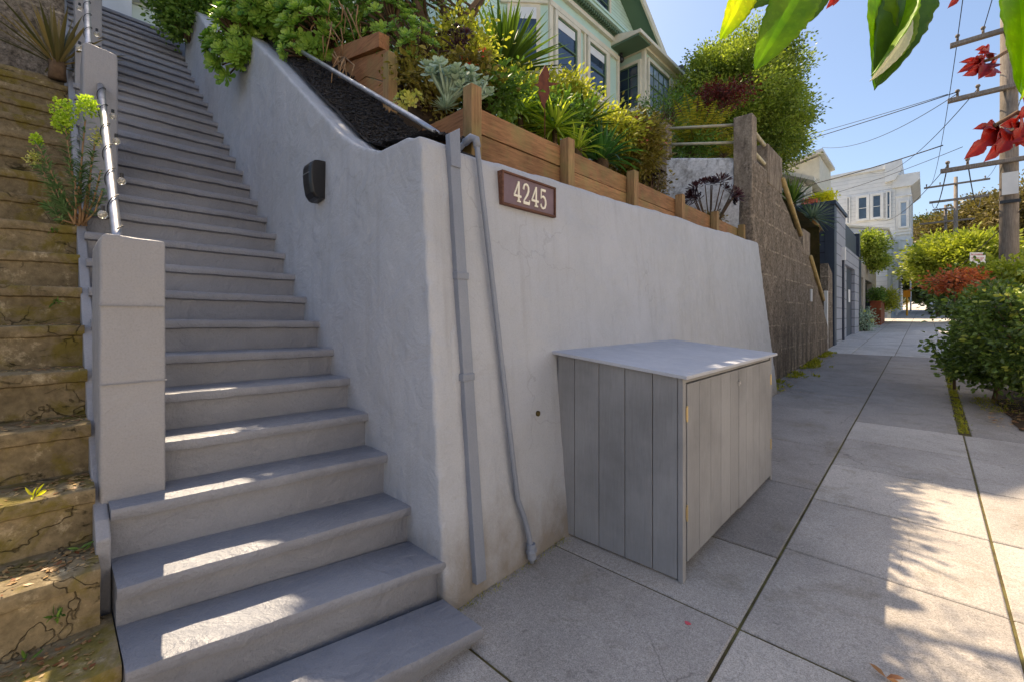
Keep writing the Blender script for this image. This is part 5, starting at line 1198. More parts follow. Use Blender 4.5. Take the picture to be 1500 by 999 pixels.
# yuccas
YU = 'green yuccas above the timber wall'
sword_plant('yucca', 'largest dark green yucca, a tall fan of sword leaves against the bay window', 'yucca', pd(738, 108, 6.2), 150, .94, .062, M['yucca'], 5, droop=.10, group=YU, up=(0.0, 1.05), trunk_h=.6, trunk_r=.06)
sword_plant('yucca', 'low sunlit yucca left of the rusty bird ornament', 'yucca', pd(762, 168, 4.9), 74, .44, .034, M['yuccay'], 6, droop=.4, group=YU, up=(-0.2, 1.0), trunk_h=.3, trunk_r=.03)
sword_plant('yucca', 'sunlit yucca just above the second timber post', 'yucca', pd(812, 192, 4.9), 84, .46, .034, M['yuccay'], 7, droop=.42, group=YU, up=(-0.2, 1.0), trunk_h=.25, trunk_r=.03)
sword_plant('yucca', 'slim stemmed yucca with long upright leaves right of the second timber post', 'yucca', pd(856, 186, 5.6), 84, .55, .038, M['yucca'], 8, droop=.3, group=YU, up=(-0.1, 1.05), trunk_h=.5, trunk_r=.035)
sword_plant('yucca', 'small yucca between the big yucca and the corner post', 'yucca', pd(735, 158, 5.0), 34, .37, .03, M['yuccay'], 9, droop=.3, group=YU, trunk_h=.3, trunk_r=.03)
YS = 'yellow shrubs under the bay windows'
bush('yellow_shrub', 'yellow leaved shrub behind the bird ornament', 'shrub', pd(818, 152, 6.1), (.44, .42, .24), M['lf_yel'], 25, 80, 60, .06, .03, .10, YS)
bush('yellow_shrub', 'yellow shrub low behind the big yucca', 'shrub', pd(765, 146, 5.5), (.28, .34, .22), M['lf_yel'], 26, 50, 50, .055, .03, .09, YS)
bush('yellow_shrub', 'yellow and bronze shrub with yellow blooms between the slim yucca and the pink flowers', 'shrub', pd(885, 196, 6.3), (.44, .45, .25), M['lf_yel'], 27, 70, 50, .06, .03, .11, YS, flowers=(M['fl_yel'], 16, .05, .5, 9))
bush('green_shrub', 'mid green ground shrub filling the bed behind the sunlit yuccas', 'shrub', pd(790, 182, 5.3), (.55, .4, .18), M['lf_mid'], 28, 60, 44, .06, .035, .11)
bush('pink_shrub', 'bronze green shrub dotted with coral pink flowers', 'shrub', pd(926, 218, 6.6), (.36, .4, .42), M['lf_pinkb'], 29, 120, 60, .065, .028, .11, flowers=(M['fl_pink'], 34, .05, .5, 10))
sword_plant('strap_plant', 'clump of arching glossy green strap leaves before the pink flowering shrub', 'plant', pd(880, 238, 5.6), 90, .55, .045, M['strap'], 12, droop=1.1, up=(.1, .95), trunk_r=.10, ground=2.95)
sword_plant('strap_plant', 'smaller clump of narrow yellow green leaves beside the strap leaved plant', 'plant', pd(845, 222, 5.0), 50, .38, .03, M['yuccay'], 13, droop=.9, up=(.1, .95), trunk_r=.06, ground=2.95)
# rusted bird silhouette
bt = thing('bird_ornament', 'rust brown metal cut out of a flying bird on a thin rod', 'garden ornament', tuple(px(796, 185, -2.8)))
def bp(u, v): return px(u, v, -2.8)
out = [(783, 124.5), (789, 122), (790, 112), (795, 103), (799, 95), (800, 99), (803, 101), (803, 104), (805, 106), (804, 109), (805.5, 112), (803, 117), (804, 121), (820, 123), (812, 125.5), (804, 127), (805.5, 135), (803, 145), (799, 152), (798, 160), (795, 156), (791, 145), (789, 136), (790, 128), (785, 127)]
vs = [bp(*p) for p in out]; n = len(vs); off = Vector((-.006, 0, 0))
q = MB(); q.add(vs + [v + off for v in vs], [tuple(range(n)), tuple(range(2 * n - 1, n - 1, -1))] + [(i, (i + 1) % n, n + (i + 1) % n, n + i) for i in range(n)]); q.build('silhouette', M['rust'], bt)
q = MB(); a = px(798, 130, -2.81); q.tube([a, (a.x, a.y, 2.9)], .005, 6); q.build('rod', M['rust'], bt)
# ------------------------------------------------------------------ beyond the return wall
bush('tree', 'dense bright green round tree behind the terrace rails', 'tree', pd(1086, 158, 16), (2.1, 2.1, 2.4), M['lf_ever'], 41, 620, 200, .085, .055, .22, trunk=.18, ground=6.0, shell=.35, big=False, toner=.65)
bush('tree', 'lower right shoulder tree of the bright green mass beside the white gable', 'tree', pd(1135, 215, 17), (.9, .9, 1.0), M['lf_ever'], 42, 120, 110, .12, .05, .24, trunk=.1, ground=5.5, big=False)
bush('maple', 'spreading dark red Japanese style maple behind the pipe rails', 'small tree', pd(1058, 143, 11.5), (.80, .8, .17), M['lf_maroon'], 43, 44, 46, .07, .03, .11, trunk=.03, ground=5.0)
bush('shrub', 'airy green shrub growing up past the porch glass', 'shrub', pd(975, 165, 12), (.75, .6, .55), M['lf_mid'], 44, 50, 40, .07, .03, .16)
bush('shrub', 'low green shrub behind the left concrete post of the terrace', 'shrub', pd(1000, 215, 9.5), (.8, .5, .4), M['lf_mid'], 45, 60, 50, .06, .03, .13)
def fern(name, label, c, n, L, m, seed):
    rr = random.Random(seed); t = thing(name, label, 'fern', tuple(c)); q = MB(); s = MB()
    for k in range(n):
        an = k * 2.4; el = rr.uniform(.6, 1.35); d = Vector((math.cos(an) * math.cos(el), math.sin(an) * math.cos(el), math.sin(el))); p = Vector(c); pts = [p.copy()]
        LL = L * rr.uniform(.7, 1.1); N_ = 22
        for i in range(N_):
            d = (d + Vector((0, 0, -.055))).normalized(); p = p + d * LL / N_; pts.append(p.copy())
            if i > 2:
                sd = d.cross(Vector((0, 0, 1))).normalized(); w = L * .17 * math.sin(math.pi * min(1, i / N_ * .9 + .12))
                for sg_ in (-1, 1):
                    e = p + sd * sg_ * w + d * w * .35 - Vector((0, 0, w * .2)); m1 = p.lerp(e, .5); nn = d * LL / N_ * .38
                    q.add([p, m1 + nn, e, m1 - nn], [(0, 1, 2, 3)], rr.random())
        s.tube(pts[::3], .006, 4)
    q.build('fronds', m, t, fix=False); s.build('stalks', M['bark'], t)
fern('fern', 'large golden green fern fanning out behind the pipe rails', pd(1018, 222, 9.4), 34, 1.15, M['lf_fern'], 3)
fern('fern', 'second golden fern close to the taller concrete post', pd(1060, 232, 9.8), 20, .85, M['lf_fern'], 5)
bush('shrub', 'dark scrubby undergrowth in the corner left of the stained wall', 'shrub', pd(948, 268, 7.3), (.26, .3, .14), M['lf_olive'], 46, 40, 40, .05, .025, .10)
aeonium('dark_succulent', 'large purple black rosette plant with bare stems against the stained wall', 'succulent', pd(1040, 288, 7.15), (.42, .2, .26), 15, .155, M['ros_dark'], 15, 'purple rosettes by the stained wall', leaves=44, wide=.16, cup=.95, ground=2.85, toward=(.5, -.6, .6))
aeonium('dark_succulent', 'smaller purple black rosette plant in the left corner of the stained wall', 'succulent', pd(955, 262, 7.0), (.22, .15, .10), 6, .12, M['ros_dark'], 16, 'purple rosettes by the stained wall', leaves=40, wide=.16, cup=.95, ground=2.95)
bush('spilling_plant', 'low green plant at the end of the timber wall under the purple rosettes', 'plant', pd(1040, 322, 7.2), (.25, .15, .07), M['lf_olive'], 47, 22, 40, .04, .02, .05)
# ------------------------------------------------------------------ along the street, left side
sword_plant('yucca', 'blue green yucca with a skirt of dead leaves at the navy garage corner', 'yucca', pd(1189, 322, 13.6), 110, .78, .05, M['yuccab'], 21, droop=.25, trunk_h=.9, trunk_r=.10, skirt=70, up=(-.1, 1.0), ground=2.9)
sword_plant('yucca', 'tall green yucca with drooping leaves behind the raking wall', 'yucca', pd(1160, 300, 13.2), 90, .95, .05, M['yucca'], 22, droop=.5, trunk_h=1.0, trunk_r=.08, up=(0, 1), ground=3.0)
bush('shrub', 'green shrub below the tall yucca beside the raking wall', 'shrub', pd(1168, 350, 13.3), (.3, .3, .55), M['lf_mid'], 51, 40, 40, .09, .04, .14)
bush('yellow_shrub', 'bright yellow shrub on the roof terrace of the navy garage', 'shrub', pd(1204, 293, 15.6), (.36, .36, .20), M['fl_yel'], 52, 34, 50, .07, .04, .08)
bush('pink_flowers', 'pale pink flowering plant left of the bright yellow shrub on the terrace', 'flowers', pd(1188, 300, 15.2), (.22, .2, .10), M['fl_pink'], 53, 18, 30, .06, .04, .06)
bush('vine', 'bright green vine hanging over the beige garage front', 'vine', pd(1275, 360, 21.6), (.45, 1.2, .55), M['lf_ever'], 54, 110, 70, .11, .07, .16, big=False)
bush('vine', 'lower trailing end of the vine above the planter', 'vine', pd(1284, 384, 22.6), (.22, .6, .4), M['lf_ever'], 55, 50, 60, .12, .07, .18, big=False)
bush('planter_plant', 'dark green leafy plant in the rust brown planter', 'plant', (-2.0, 31.3, 2.65), (.25, .9, .35), M['lf_mid'], 56, 40, 40, .10, .05, .13, big=False)
bush('planter_plant', 'yellow green bush at the far end of the rust brown planter', 'plant', (-1.7, 33.6, 2.45), (.42, .7, .55), M['lf_yg'], 57, 60, 50, .12, .06, .16, big=False, stems=False)
bush('flower_plant', 'grey green plant with small white and yellow flowers at the garage foot', 'plant', (-2.0, 25.2, 1.35), (.25, .8, .5), M['glauc'], 58, 40, 36, .08, .05, .12, big=False, flowers=(M['fl_yel'], 10, .06, .5, 6))
# ------------------------------------------------------------------ kerb side
bush('shrub', 'big dark leaved shrub overhanging the kerb side of the pavement', 'shrub', (1.04, 8.95, 1.30), (.86, 1.15, .78), M['lf_shrub'], 61, 230, 60, .062, .036, .085, trunk=.045, ground=.33, shell=.45, toner=.6, stemmat='twig')
bush('shrub', 'lower front boughs of a second dark shrub sweeping over the pavement', 'shrub', (.72, 9.5, .95), (.42, .7, .35), M['lf_shrub'], 62, 90, 56, .065, .04, .12, trunk=.03, ground=.35)
bush('shrub', 'sunlit yellow green shrub at the foot of the big utility pole', 'shrub', pd(1488, 420, 7.2), (.5, .5, .42), M['lf_yg'], 63, 70, 50, .07, .045, .13, ground=.5)
bush('red_shrub', 'orange red leaved shrub top reaching over the pavement', 'shrub', pd(1398, 413, 7.0), (.34, .5, .13), M['lf_red'], 64, 44, 26, .055, .03, .07, trunk=.02, ground=.4)
bush('shrub', 'green shrub carrying the parking sign, between the red and yellow green ones', 'shrub', pd(1440, 430, 8.3), (.65, .7, .42), M['lf_shrub'], 65, 130, 50, .07, .04, .15, trunk=.03, ground=.45)
def st_tree(label, u, v, d, r, m, seed, n, per, L, name='tree', ground=None):
    c = pd(u, v, d); return bush(name, label, 'tree', c, r, m, seed, n, per, L, L * .5, max(r) * .13, 'street trees', trunk=max(r) * .06, ground=gz(c.y) if ground is None else ground, big=False, shell=.3, toner=.6)
st_tree('wide yellow green street tree behind the parking sign', 1408, 386, 24, (2.1, 2.6, 1.35), M['lf_yg'], 71, 330, 110, .20)
st_tree('smaller yellow green street tree at the left end of the bright one', 1374, 380, 30, (.9, 2.0, 1.3), M['lf_yg'], 72, 160, 90, .22)
st_tree('dark green tree between the pavement and the bright yellow green tree', 1362, 402, 38, (1.5, 2, 2.2), M['lf_dark'], 73, 150, 80, .25)
st_tree('very dark conifer like crown on the skyline left of the distant poles', 1366, 338, 60, (2.3, 3, 2.0), M['lf_dark'], 74, 160, 80, .35)
st_tree('olive brown tree on the skyline right of the distant poles', 1430, 345, 48, (5.0, 5, 3.2), M['lf_olive'], 75, 420, 90, .34)
st_tree('tall olive tree on the skyline just left of the big utility pole', 1455, 325, 44, (2.6, 3, 3.0), M['lf_olive'], 76, 240, 90, .32)
st_tree('olive tree filling the right edge behind the big utility pole', 1510, 335, 40, (3.2, 4, 4.5), M['lf_olive'], 77, 360, 90, .30)
st_tree('green brown tree far up the pavement beside the white house arch', 1345, 415, 75, (2.2, 3, 3.2), M['lf_dark'], 78, 160, 70, .4)
st_tree('distant tree closing the view up the street', 1352, 405, 110, (7, 6, 6.5), M['lf_olive'], 79, 260, 80, .8)
st_tree('distant green tree low over the far end of the street', 1385, 420, 95, (7, 6, 5), M['lf_dark'], 80, 260, 80, .7)
# distant parked car glimpsed through the shrubs
cp = pd(1382, 440, 34); cp.z = gz(cp.y)
car = thing('parked_car', 'pale parked car glimpsed far up the street beside the shrubs', 'car', (cp.x, cp.y, cp.z))
prof_c = [(-2.1, .35), (-2.15, .75), (-1.6, .9), (-1.0, 1.38), (.9, 1.42), (1.5, .95), (2.1, .8), (2.15, .4)]
q = MB(); q.prism([(cp.y + a, cp.z + b) for a, b in prof_c], cp.x - .8, cp.x + .8, 'x'); q.build('body', M['white'], car, bevel=.08)
q = MB(); q.prism([(cp.y - 1.56, cp.z + .92), (cp.y - 1.03, cp.z + 1.33), (cp.y - 1.00, cp.z + 1.35), (cp.y - 1.53, cp.z + .95)], cp.x - .65, cp.x + .65, 'x'); q.build('windscreen', M['glass'], car)
for (a, b) in ((-1.35, -.72), (-1.35, .72), (1.35, -.72), (1.35, .72)):
    q = MB(); q.tube([(cp.x + b - .12, cp.y + a, cp.z + .33), (cp.x + b + .12, cp.y + a, cp.z + .33)], .33, 18); q.build('wheel', M['black'], car)
# ------------------------------------------------------------------ plants on the old stairs
sword_plant('flax', 'bronze green sword leaved flax at the top of the old stairs', 'flax', pd(84, 96, 4.45), 52, .62, .034, M['bronze'], 31, droop=.22, up=(.25, 1.0), trunk_r=.07, ground=pd(84, 96, 4.45).z - .1)
sp_ = thing('spurge', 'tall spurge with acid yellow flower heads growing from the old steps', 'plant', tuple(pd(118, 325, 2.95)))
q = MB(); s = MB(); fl = MB(); wh = MB(); base = pd(118, 330, 2.95); rr = random.Random(12)
heads = [(95, 166, .16), (128, 158, .13), (52, 206, .07), (92, 182, .12)]
stem_ends = [(95, 185, 1, .0), (125, 176, 1, .02), (54, 212, 1, -.05), (140, 205, 0, .03), (60, 245, 0, .0), (75, 262, 0, 0), (148, 250, 0, 0), (85, 285, 0, 0), (135, 225, 0, 0), (100, 235, 0, 0), (70, 300, 0, 0), (150, 280, 0, 0), (110, 260, 0, -.05), (120, 240, 0, .05)]
for (u, v, h, dd) in stem_ends:
    e = pd(u, v, 2.93 + dd); b = base + Vector((rr.uniform(-.03, .03), rr.uniform(-.03, .03), 0)); mid = b.lerp(e, .55) + Vector((0, 0, -.04)) + (e - b).cross(Vector((0, 0, 1))) * rr.uniform(-.08, .08)
    s.tube([b, mid, e], [.008, .006, .005], 5)
    n = 110; ts = rng.random(n) * .62 + .38
    P = np.array([tuple(b.lerp(mid, min(1, t / .55)) if t < .55 else mid.lerp(e, (t - .55) / .45)) for t in ts]); ax = np.array((e - mid).normalized())
    D = rng.normal(size=(n, 3)); D -= (D @ ax)[:, None] * ax; D /= np.linalg.norm(D, axis=1)[:, None]; D = D * .9 + ax * .5; D /= np.linalg.norm(D, axis=1)[:, None]
    q.arr(*leaf_batch(P, D, np.tile(ax, (n, 1)), .055 * (.7 + .5 * rng.random(n)), .009, rng.random(n), .1, .15))
for (u, v, r_) in heads:
    c = np.array(pd(u, v, 2.93)); n = 330 if r_ > .1 else 120; d = rnd_dirs(n, .3); P = c + d * np.array([.5, .5, .62]) * r_ * rng.random((n, 1)) ** .4
    fl.arr(*leaf_batch(P, rnd_dirs(n, 1.0), rnd_dirs(n, 1.5), .016, .016, rng.random(n), .1, 0))
for (u, v) in ((143, 202), (50, 232)):
    wh = MB(); c = np.array(pd(u, v, 2.92)); n = 120; d = rnd_dirs(n, 0); wh.arr(*leaf_batch(c + d * .045 * rng.random((n, 1)) ** .5 * np.array([1, 1, 1.6]), rnd_dirs(n, 0), rnd_dirs(n, 0), .02, .008, rng.random(n))); wh.build('seed_head', M['ros_yel'], sp_, fix=False)
q.build('leaves', M['spurge'], sp_, fix=False); s.build('stems', M['twig'], sp_, smooth=True); fl.build('flower_heads', M['fl_lime'], sp_, fix=False)
def weed(name, label, c, n, L, m, seed, group=None, flat=.5):
    t = MB(); g = np.random.default_rng(seed); P = np.array(c) + g.normal(size=(n, 3)) * L * .3 * np.array([1, 1, .1]); D = rnd_dirs(n, flat); t.arr(*leaf_batch(P, D, rnd_dirs(n, 1), L * (.5 + g.random(n)), L * .3, g.random(n)))
    tag(t.build(name, m, fix=False), label, 'weed', group)
def on_old(u, v): # a point on the old step treads nearest that line of sight
    r = ray(u, v); o = Vector((0, 0, EYE)); best = None
    for n_ in range(-2, 15):
        z = .65 + .219 * n_; 
        if abs(r.z) < 1e-4: continue
        t = (z - EYE) / r.z
        if t > 0:
            p = o + r * t
            if -2.21 - .28 * n_ - .30 < p.x < -2.21 - .28 * n_ + .02: return p
    # riser
    for n_ in range(-2, 15):
        X = -2.21 - .28 * n_; p = o + r * (X / r.x)
        if .65 + .219 * (n_ - 1) < p.z < .65 + .219 * n_: return p + Vector((.01, 0, 0))
    return None
OW = 'weeds on the old steps'
for k, (u, v, n_, L, lab) in enumerate(((80, 338, 14, .03, 'tiny bright weed on the edge of an old step below the spurge'), (81, 443, 12, .03, 'small star shaped pale weed growing out of an old riser'), (52, 726, 8, .035, 'single lime green leaf tuft on a sunlit old tread'), (83, 901, 16, .03, 'small green weed on the lowest visible old riser'), (120, 806, 8, .04, 'flat green leaf sprig in the corner of an old tread'), (38, 968, 6, .03, 'pale green fallen sprig on the bottom old tread'))):
    p = on_old(u, v)
    if p: weed('weed', lab, p, n_, L, M['lf_mid'] if k not in (2,) else M['fl_yel'], 90 + k, OW)
# litter: crumbs and dry leaves, uncountable
q = MB(); rr = random.Random(6)
for i in range(900):
    n_ = rr.choice([-2, -1, 0, 1, 2, 3, 4, 5]); z = .65 + .219 * n_ + .004; x = -2.21 - .28 * n_ - rr.random() ** .5 * .25; y = .12 - abs(rr.gauss(0, .22))
    a = rr.uniform(0, 6.28); L = rr.uniform(.004, .016); dx = Vector((math.cos(a) * L, math.sin(a) * L, rr.uniform(-.002, .003))); dy = Vector((-math.sin(a) * L * .5, math.cos(a) * L * .5, .001))
    p = Vector((x, y, z)); q.add([p - dx, p + dy, p + dx, p - dy], [(0, 1, 2, 3)], rr.random())
for i in range(500):
    y = rr.uniform(7.9, 14.5) ; x = -2.02 + abs(rr.gauss(0, .16)); a = rr.uniform(0, 6.28); L = rr.uniform(.01, .03); p = Vector((x, y, gz(y) + .008)); dx = Vector((math.cos(a), math.sin(a), .1)) * L; dy = Vector((-math.sin(a), math.cos(a), .1)) * L * .5; q.add([p - dx, p + dy, p + dx, p - dy], [(0, 1, 2, 3)], rr.random())
for i in range(420):
    y = rr.uniform(7.4, 9.6); x = rr.uniform(.55, 1.3); a = rr.uniform(0, 6.28); L = rr.uniform(.01, .03); p = Vector((x, y, gz(y) + .035)); dx = Vector((math.cos(a), math.sin(a), .1)) * L; dy = Vector((-math.sin(a), math.cos(a), .3)) * L * .5; q.add([p - dx, p + dy, p + dx, p - dy], [(0, 1, 2, 3)], rr.random())
tag(q.build('leaf_litter', M['litter'], fix=False), 'scattered dry leaf crumbs on old treads and pavement edges', 'litter', kind='stuff')
# moss and small weeds along the brown wall foot and the joint
def tufts(name, label, pts, L, m, seed, per=8):
    g = np.random.default_rng(seed); q = MB(); P = np.repeat(np.array(pts), per, 0) + g.normal(size=(len(pts) * per, 3)) * np.array([.02, .02, .002]); n = len(P)
    q.arr(*leaf_batch(P, rnd_dirs(n, 1.2), rnd_dirs(n, .2), L * (.4 + g.random(n)), L * .25, g.random(n))); tag(q.build(name, m, fix=False), label, 'weeds', kind='stuff')
rr = random.Random(9)
pts = []
for i in range(420):
    y = rr.uniform(8.2, 15.2); k_ = max(0.0, .5 + 1.6 * mnoise.noise(Vector((y * 1.3, 7, 1))))
    if rr.random() < k_: pts.append((-2.03 + abs(rr.gauss(0, .05 + .10 * k_)), y, gz(y) + .003))
tufts('wall_foot_weeds', 'yellow green weeds and moss growing along the foot of the brown wall', pts, .07, M['moss'], 4)
pts = []
for i in range(330):
    y = rr.uniform(7.05, 14.6); 
    if mnoise.noise(Vector((y * 3, 2, 0))) > -.25: pts.append((.315 + rr.gauss(0, .016), y, gz(y) - .004))
tufts('joint_moss', 'line of moss and grass growing in the open pavement joint', pts, .035, M['moss'], 5)
pts = [(rr.uniform(.5, 1.2), rr.uniform(8.6, 9.6)) for i in range(160)]
tufts('verge_moss', 'mossy green patch on the paving beside the kerb shrub', [(a, b, gz(b) + .004) for a, b in pts], .03, M['moss'], 6)
pts = []
for i in range(120):
    y = rr.uniform(1.45, 2.4); pts.append((batter(gz(y)) + .012, y, gz(y) - .002))
tufts('wall_joint_moss', 'thin line of yellow moss where the grey wall meets the pavement', pts, .014, M['moss'], 7, 5)
# curled dry leaf and pink mark on the pavement
q = MB(); c = Vector((-.12, 2.36, gz(2.36) + .012)); D = np.array([[.8, .3, .05], [-.8, .1, .2], [.5, -.5, .1]]); q.arr(*leaf_batch(np.tile(np.array(c), (3, 1)), D / np.linalg.norm(D, axis=1)[:, None], np.tile([0, 0, 1.], (3, 1)), .06, .03, np.array([.1, .3, .2]), .3, -.2)); tag(q.build('fallen_leaf', M['litter'], fix=False), 'curled red brown dry leaf on the shaded pavement by the sunlit patch', 'leaf')
p = px(1007, 913, 0.0); r = ray(1007, 913); t_ = -EYE / (r.z - SLOPE * r.y); p = Vector((0, 0, EYE)) + r * t_
q = MB(); q.prism([(p.x + .014 * math.cos(a) * (1 + .3 * math.sin(3 * a)), p.y + .011 * math.sin(a)) for a in [i * .524 for i in range(12)]], gz(p.y) + .002, gz(p.y) + .005, 'z'); tag(q.build('paint_fleck', M['pink']), 'small pink paint fleck on the pavement slab', 'paint mark')
# ------------------------------------------------------------------ boughs hanging into view close to the viewer
M['lf_big'] = None
def bigleaf_mat(name, lo, hi, under=None, trans=.55, mottled=None):
    m, nt, p = base_mat(name, .4, .35); co = objco(nt, world=False)
    n1 = noise(nt, co, 14, 5, .6)
    col = mix_rgb(nt, lo, hi, ramp(nt, n1, [(.35, 0), (.65, 1)]))
    a = nt.nodes.new('ShaderNodeAttribute'); a.attribute_name = 'tone'
    v = ramp(nt, a.outputs['Fac'], [(0.0, .78), (.5, 1.0), (1.0, 1.25)])
    col = mix_rgb(nt, col, v, 1.0, 'MULTIPLY'); nt.links.new(col, p.inputs['Base Color'])
    t = nt.nodes.new('ShaderNodeBsdfTranslucent'); nt.links.new(mix_rgb(nt, col, (1.5, 1.5, .8, 1), 1.0, 'MULTIPLY'), t.inputs[0])
    mx = nt.nodes.new('ShaderNodeMixShader'); mx.inputs[0].default_value = trans
    nt.links.new(p.outputs[0], mx.inputs[1]); nt.links.new(t.outputs[0], mx.inputs[2]); nt.links.new(mx.outputs[0], nt.nodes['Material Output'].inputs[0])
    nt.links.new(bump(nt, noise(nt, co, 60, 4, .6), .3, .002), p.inputs['Normal'])
    return m
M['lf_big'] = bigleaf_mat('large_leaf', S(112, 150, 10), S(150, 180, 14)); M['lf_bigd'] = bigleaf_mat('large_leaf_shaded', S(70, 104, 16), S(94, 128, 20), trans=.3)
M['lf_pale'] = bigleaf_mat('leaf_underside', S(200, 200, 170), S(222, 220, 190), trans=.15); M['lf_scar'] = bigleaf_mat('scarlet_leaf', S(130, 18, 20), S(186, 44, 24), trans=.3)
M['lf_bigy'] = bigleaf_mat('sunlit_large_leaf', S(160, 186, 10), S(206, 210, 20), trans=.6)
def bigleaf(parent, a, b, w, m, roll=0.0, cup=.25, bend=0.012, wav=.06, seed=0, name='leaf', lobe=0.0):
    """one leaf from stalk end a to tip b (world points), width w, veins as tone bands and ripples"""
    a = Vector(a); b = Vector(b); ax = b - a; L = ax.length; d = ax.normalized(); s = d.cross(-FWD).normalized(); n = s.cross(d)
    s2 = s * math.cos(roll) + n * math.sin(roll); n2 = -s * math.sin(roll) + n * math.cos(roll)
    NL, NW = 44, 12; vs = []; fs = []; tn = []
    for i in range(NL + 1):
        t = i / NL; hw = w * .5 * (math.sin(math.pi * t ** .82) ** .72) * (1 - lobe + lobe * 1.5 * abs(math.sin(t * 9.2 + .3)) + .035 * math.sin(t * 74 + seed) + .03 * mnoise.noise(Vector((t * 9, seed, 0))))
        c = a + ax * t + n2 * bend * math.sin(math.pi * t)
        for j in range(NW + 1):
            k = (j / NW - .5) * 2
            rip = .012 * L * math.sin((t * 20 - abs(k) * 4.0) * 1.6) * abs(k) ** .7 * (1 - abs(k) * .3) * .35
            vs.append(c + s2 * hw * k + n2 * (cup * hw * abs(k) ** 1.3 + rip + wav * hw * abs(k) ** 2 * mnoise.noise(Vector((t * 6, k * 2, seed)))))
    for i in range(NL):
        for j in range(NW):
            fs.append((i * (NW + 1) + j, i * (NW + 1) + j + 1, (i + 1) * (NW + 1) + j + 1, (i + 1) * (NW + 1) + j))
            k = abs((j + .5) / NW - .5) * 2; vein = ((i / NL) * 15 - k * 2.6) % 1.0
            tn.append(.88 if k < .10 else (.66 if vein < .14 else .42 + .1 * math.sin(i * .7 + j)))
    q = MB(); b0 = 0; q.v = [tuple(v) for v in vs]; q.f = fs; q.t = tn
    o = q.build(name, m, parent, smooth=True, fix=False); so_ = o.modifiers.new('thickness', 'SOLIDIFY'); so_.thickness = .0004
    return o
def bough(name, label, root, twigs):
    t = thing(name, label, 'branch', tuple(root)); q = MB()
    for tw_ in twigs: q.tube(tw_, [.007] + [.004] * (len(tw_) - 1), 6)
    q.build('twigs', M['bark'], t, smooth=True); return t
d0 = .80
T1 = bough('overhanging_branch', 'branch of large green leaves hanging into the top of the view over the round tree', pd(1130, -160, d0), [[pd(1130, -160, d0), pd(1120, -60, d0), pd(1110, -30, d0)], [pd(1130, -160, d0), pd(1165, -70, d0), pd(1180, -30, d0)]])
bigleaf(T1, pd(1098, -45, .82), pd(1054, 60, .78), .056, M['lf_bigy'], .3, seed=1)
bigleaf(T1, pd(1190, -45, .80), pd(1105, 104, .76), .080, M['lf_big'], -.1, seed=2)
bigleaf(T1, pd(1160, -35, .86), pd(1086, 15, .86), .050, M['lf_bigd'], .2, seed=3)
bigleaf(T1, pd(1205, -60, .88), pd(1186, 33, .86), .052, M['lf_bigd'], .2, seed=4)
T2 = bough('overhanging_branch', 'branch with a tight bunch of drooping green leaves, one curled with a pale underside', pd(1320, -170, .85), [[pd(1320, -170, .85), pd(1305, -80, .82), pd(1300, -30, .8)]])
bigleaf(T2, pd(1275, -70, .80), pd(1281, 133, .78), .064, M['lf_big'], .15, seed=5)
bigleaf(T2, pd(1345, -60, .82), pd(1284, 128, .76), .088, M['lf_bigd'], -.25, seed=6)
bigleaf(T2, pd(1330, -20, .77), pd(1276, 112, .74), .050, M['lf_big'], .8, cup=.9, seed=7)
bigleaf(T2, pd(1334, 24, .755), pd(1274, 120, .735), .024, M['lf_pale'], .4, cup=.5, seed=8, name='curled_leaf')
bigleaf(T2, pd(1300, -60, .86), pd(1303, 22, .85), .058, M['lf_bigd'], .4, seed=9)
T3 = bough('overhanging_branch', 'single broad green leaf branch filling the top right corner', pd(1560, -120, .7), [[pd(1560, -150, .7), pd(1520, -80, .68), pd(1490, -60, .66)]])
bigleaf(T3, pd(1478, -70, .66), pd(1497, 142, .62), .098, M['lf_big'], .05, seed=10, cup=.15)
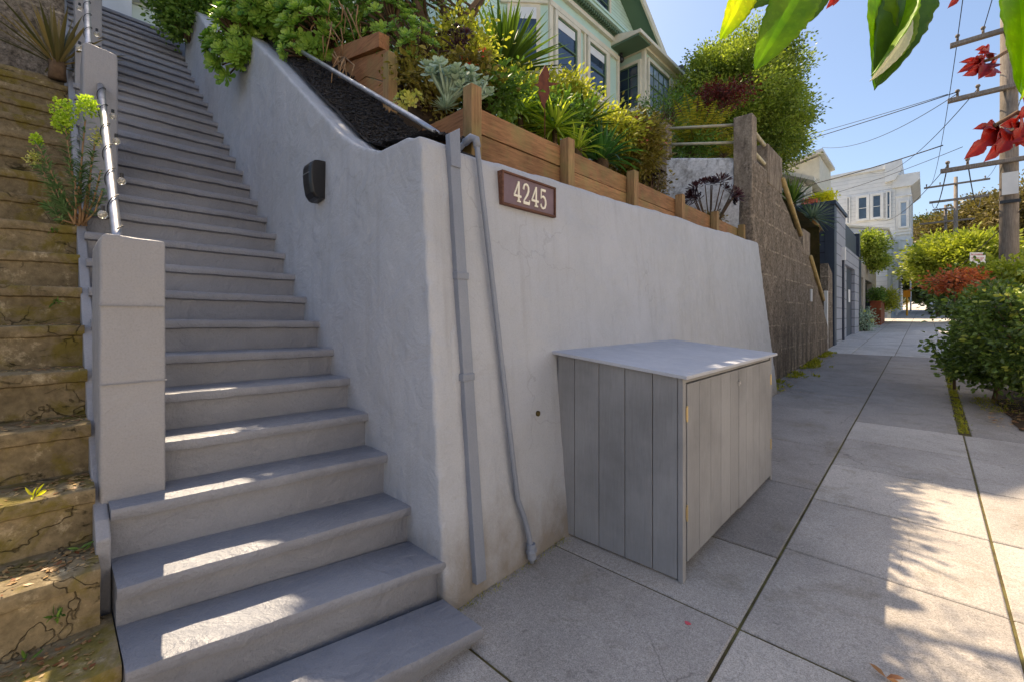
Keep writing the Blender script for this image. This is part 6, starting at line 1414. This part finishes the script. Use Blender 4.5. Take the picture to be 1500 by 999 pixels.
bigleaf(T3, pd(1520, -30, .64), pd(1494, 148, .61), .05, M['lf_bigy'], .6, seed=11)
R1 = bough('red_leaf_branch', 'branch of scarlet and orange lobed leaves at the right edge over the utility pole', pd(1580, 170, .95), [[pd(1580, 150, .95), pd(1520, 175, .93), pd(1470, 200, .92)], [pd(1520, 175, .93), pd(1490, 165, .92), pd(1455, 186, .91)]])
for k, (a, b, w_) in enumerate((((1458, 182), (1412, 234), .038), ((1460, 186), (1441, 238), .036), ((1475, 190), (1458, 228), .040), ((1500, 185), (1478, 212), .05), ((1515, 200), (1490, 210), .05), ((1455, 190), (1425, 190), .02), ((1500, 150), (1492, 176), .03), ((1490, 176), (1464, 185), .026), ((1480, 178), (1488, 216), .045))):
    bigleaf(R1, pd(*a, .93), pd(*b, .90), w_, M['lf_scar'], .3 * math.sin(k * 2), seed=20 + k, cup=.35, lobe=.4)
R2 = bough('red_leaf_branch', 'small cluster of crimson leaves beside the broad green leaf', pd(1500, 60, 1.05), [[pd(1530, 40, 1.05), pd(1460, 85, 1.04), pd(1436, 92, 1.03)]])
for k, (a, b, w_) in enumerate((((1436, 88), (1402, 108), .022), ((1438, 90), (1410, 112), .030), ((1440, 84), (1428, 74), .02), ((1442, 94), (1433, 117), .036), ((1440, 92), (1405, 92), .018), ((1448, 96), (1442, 114), .03), ((1445, 86), (1432, 80), .024))):
    bigleaf(R2, pd(*a, 1.04), pd(*b, 1.0), w_, M['lf_scar'], .4 * math.sin(k * 1.7), seed=40 + k, cup=.5, lobe=.35)
R3 = bough('red_leaf_branch', 'tips of two small red leaves at the very top edge', pd(1300, -90, 1.1), [[pd(1300, -90, 1.1), pd(1225, -30, 1.1), pd(1220, -14, 1.1)], [pd(1300, -90, 1.1), pd(1380, -40, 1.1), pd(1396, -20, 1.1)]])
for k, (a, b, w_) in enumerate((((1222, -18), (1210, 14), .024), ((1222, -16), (1220, 10), .018), ((1398, -20), (1388, 13), .028))):
    bigleaf(R3, pd(*a, 1.1), pd(*b, 1.08), w_, M['lf_scar'], .3, seed=60 + k, cup=.4, lobe=.3)
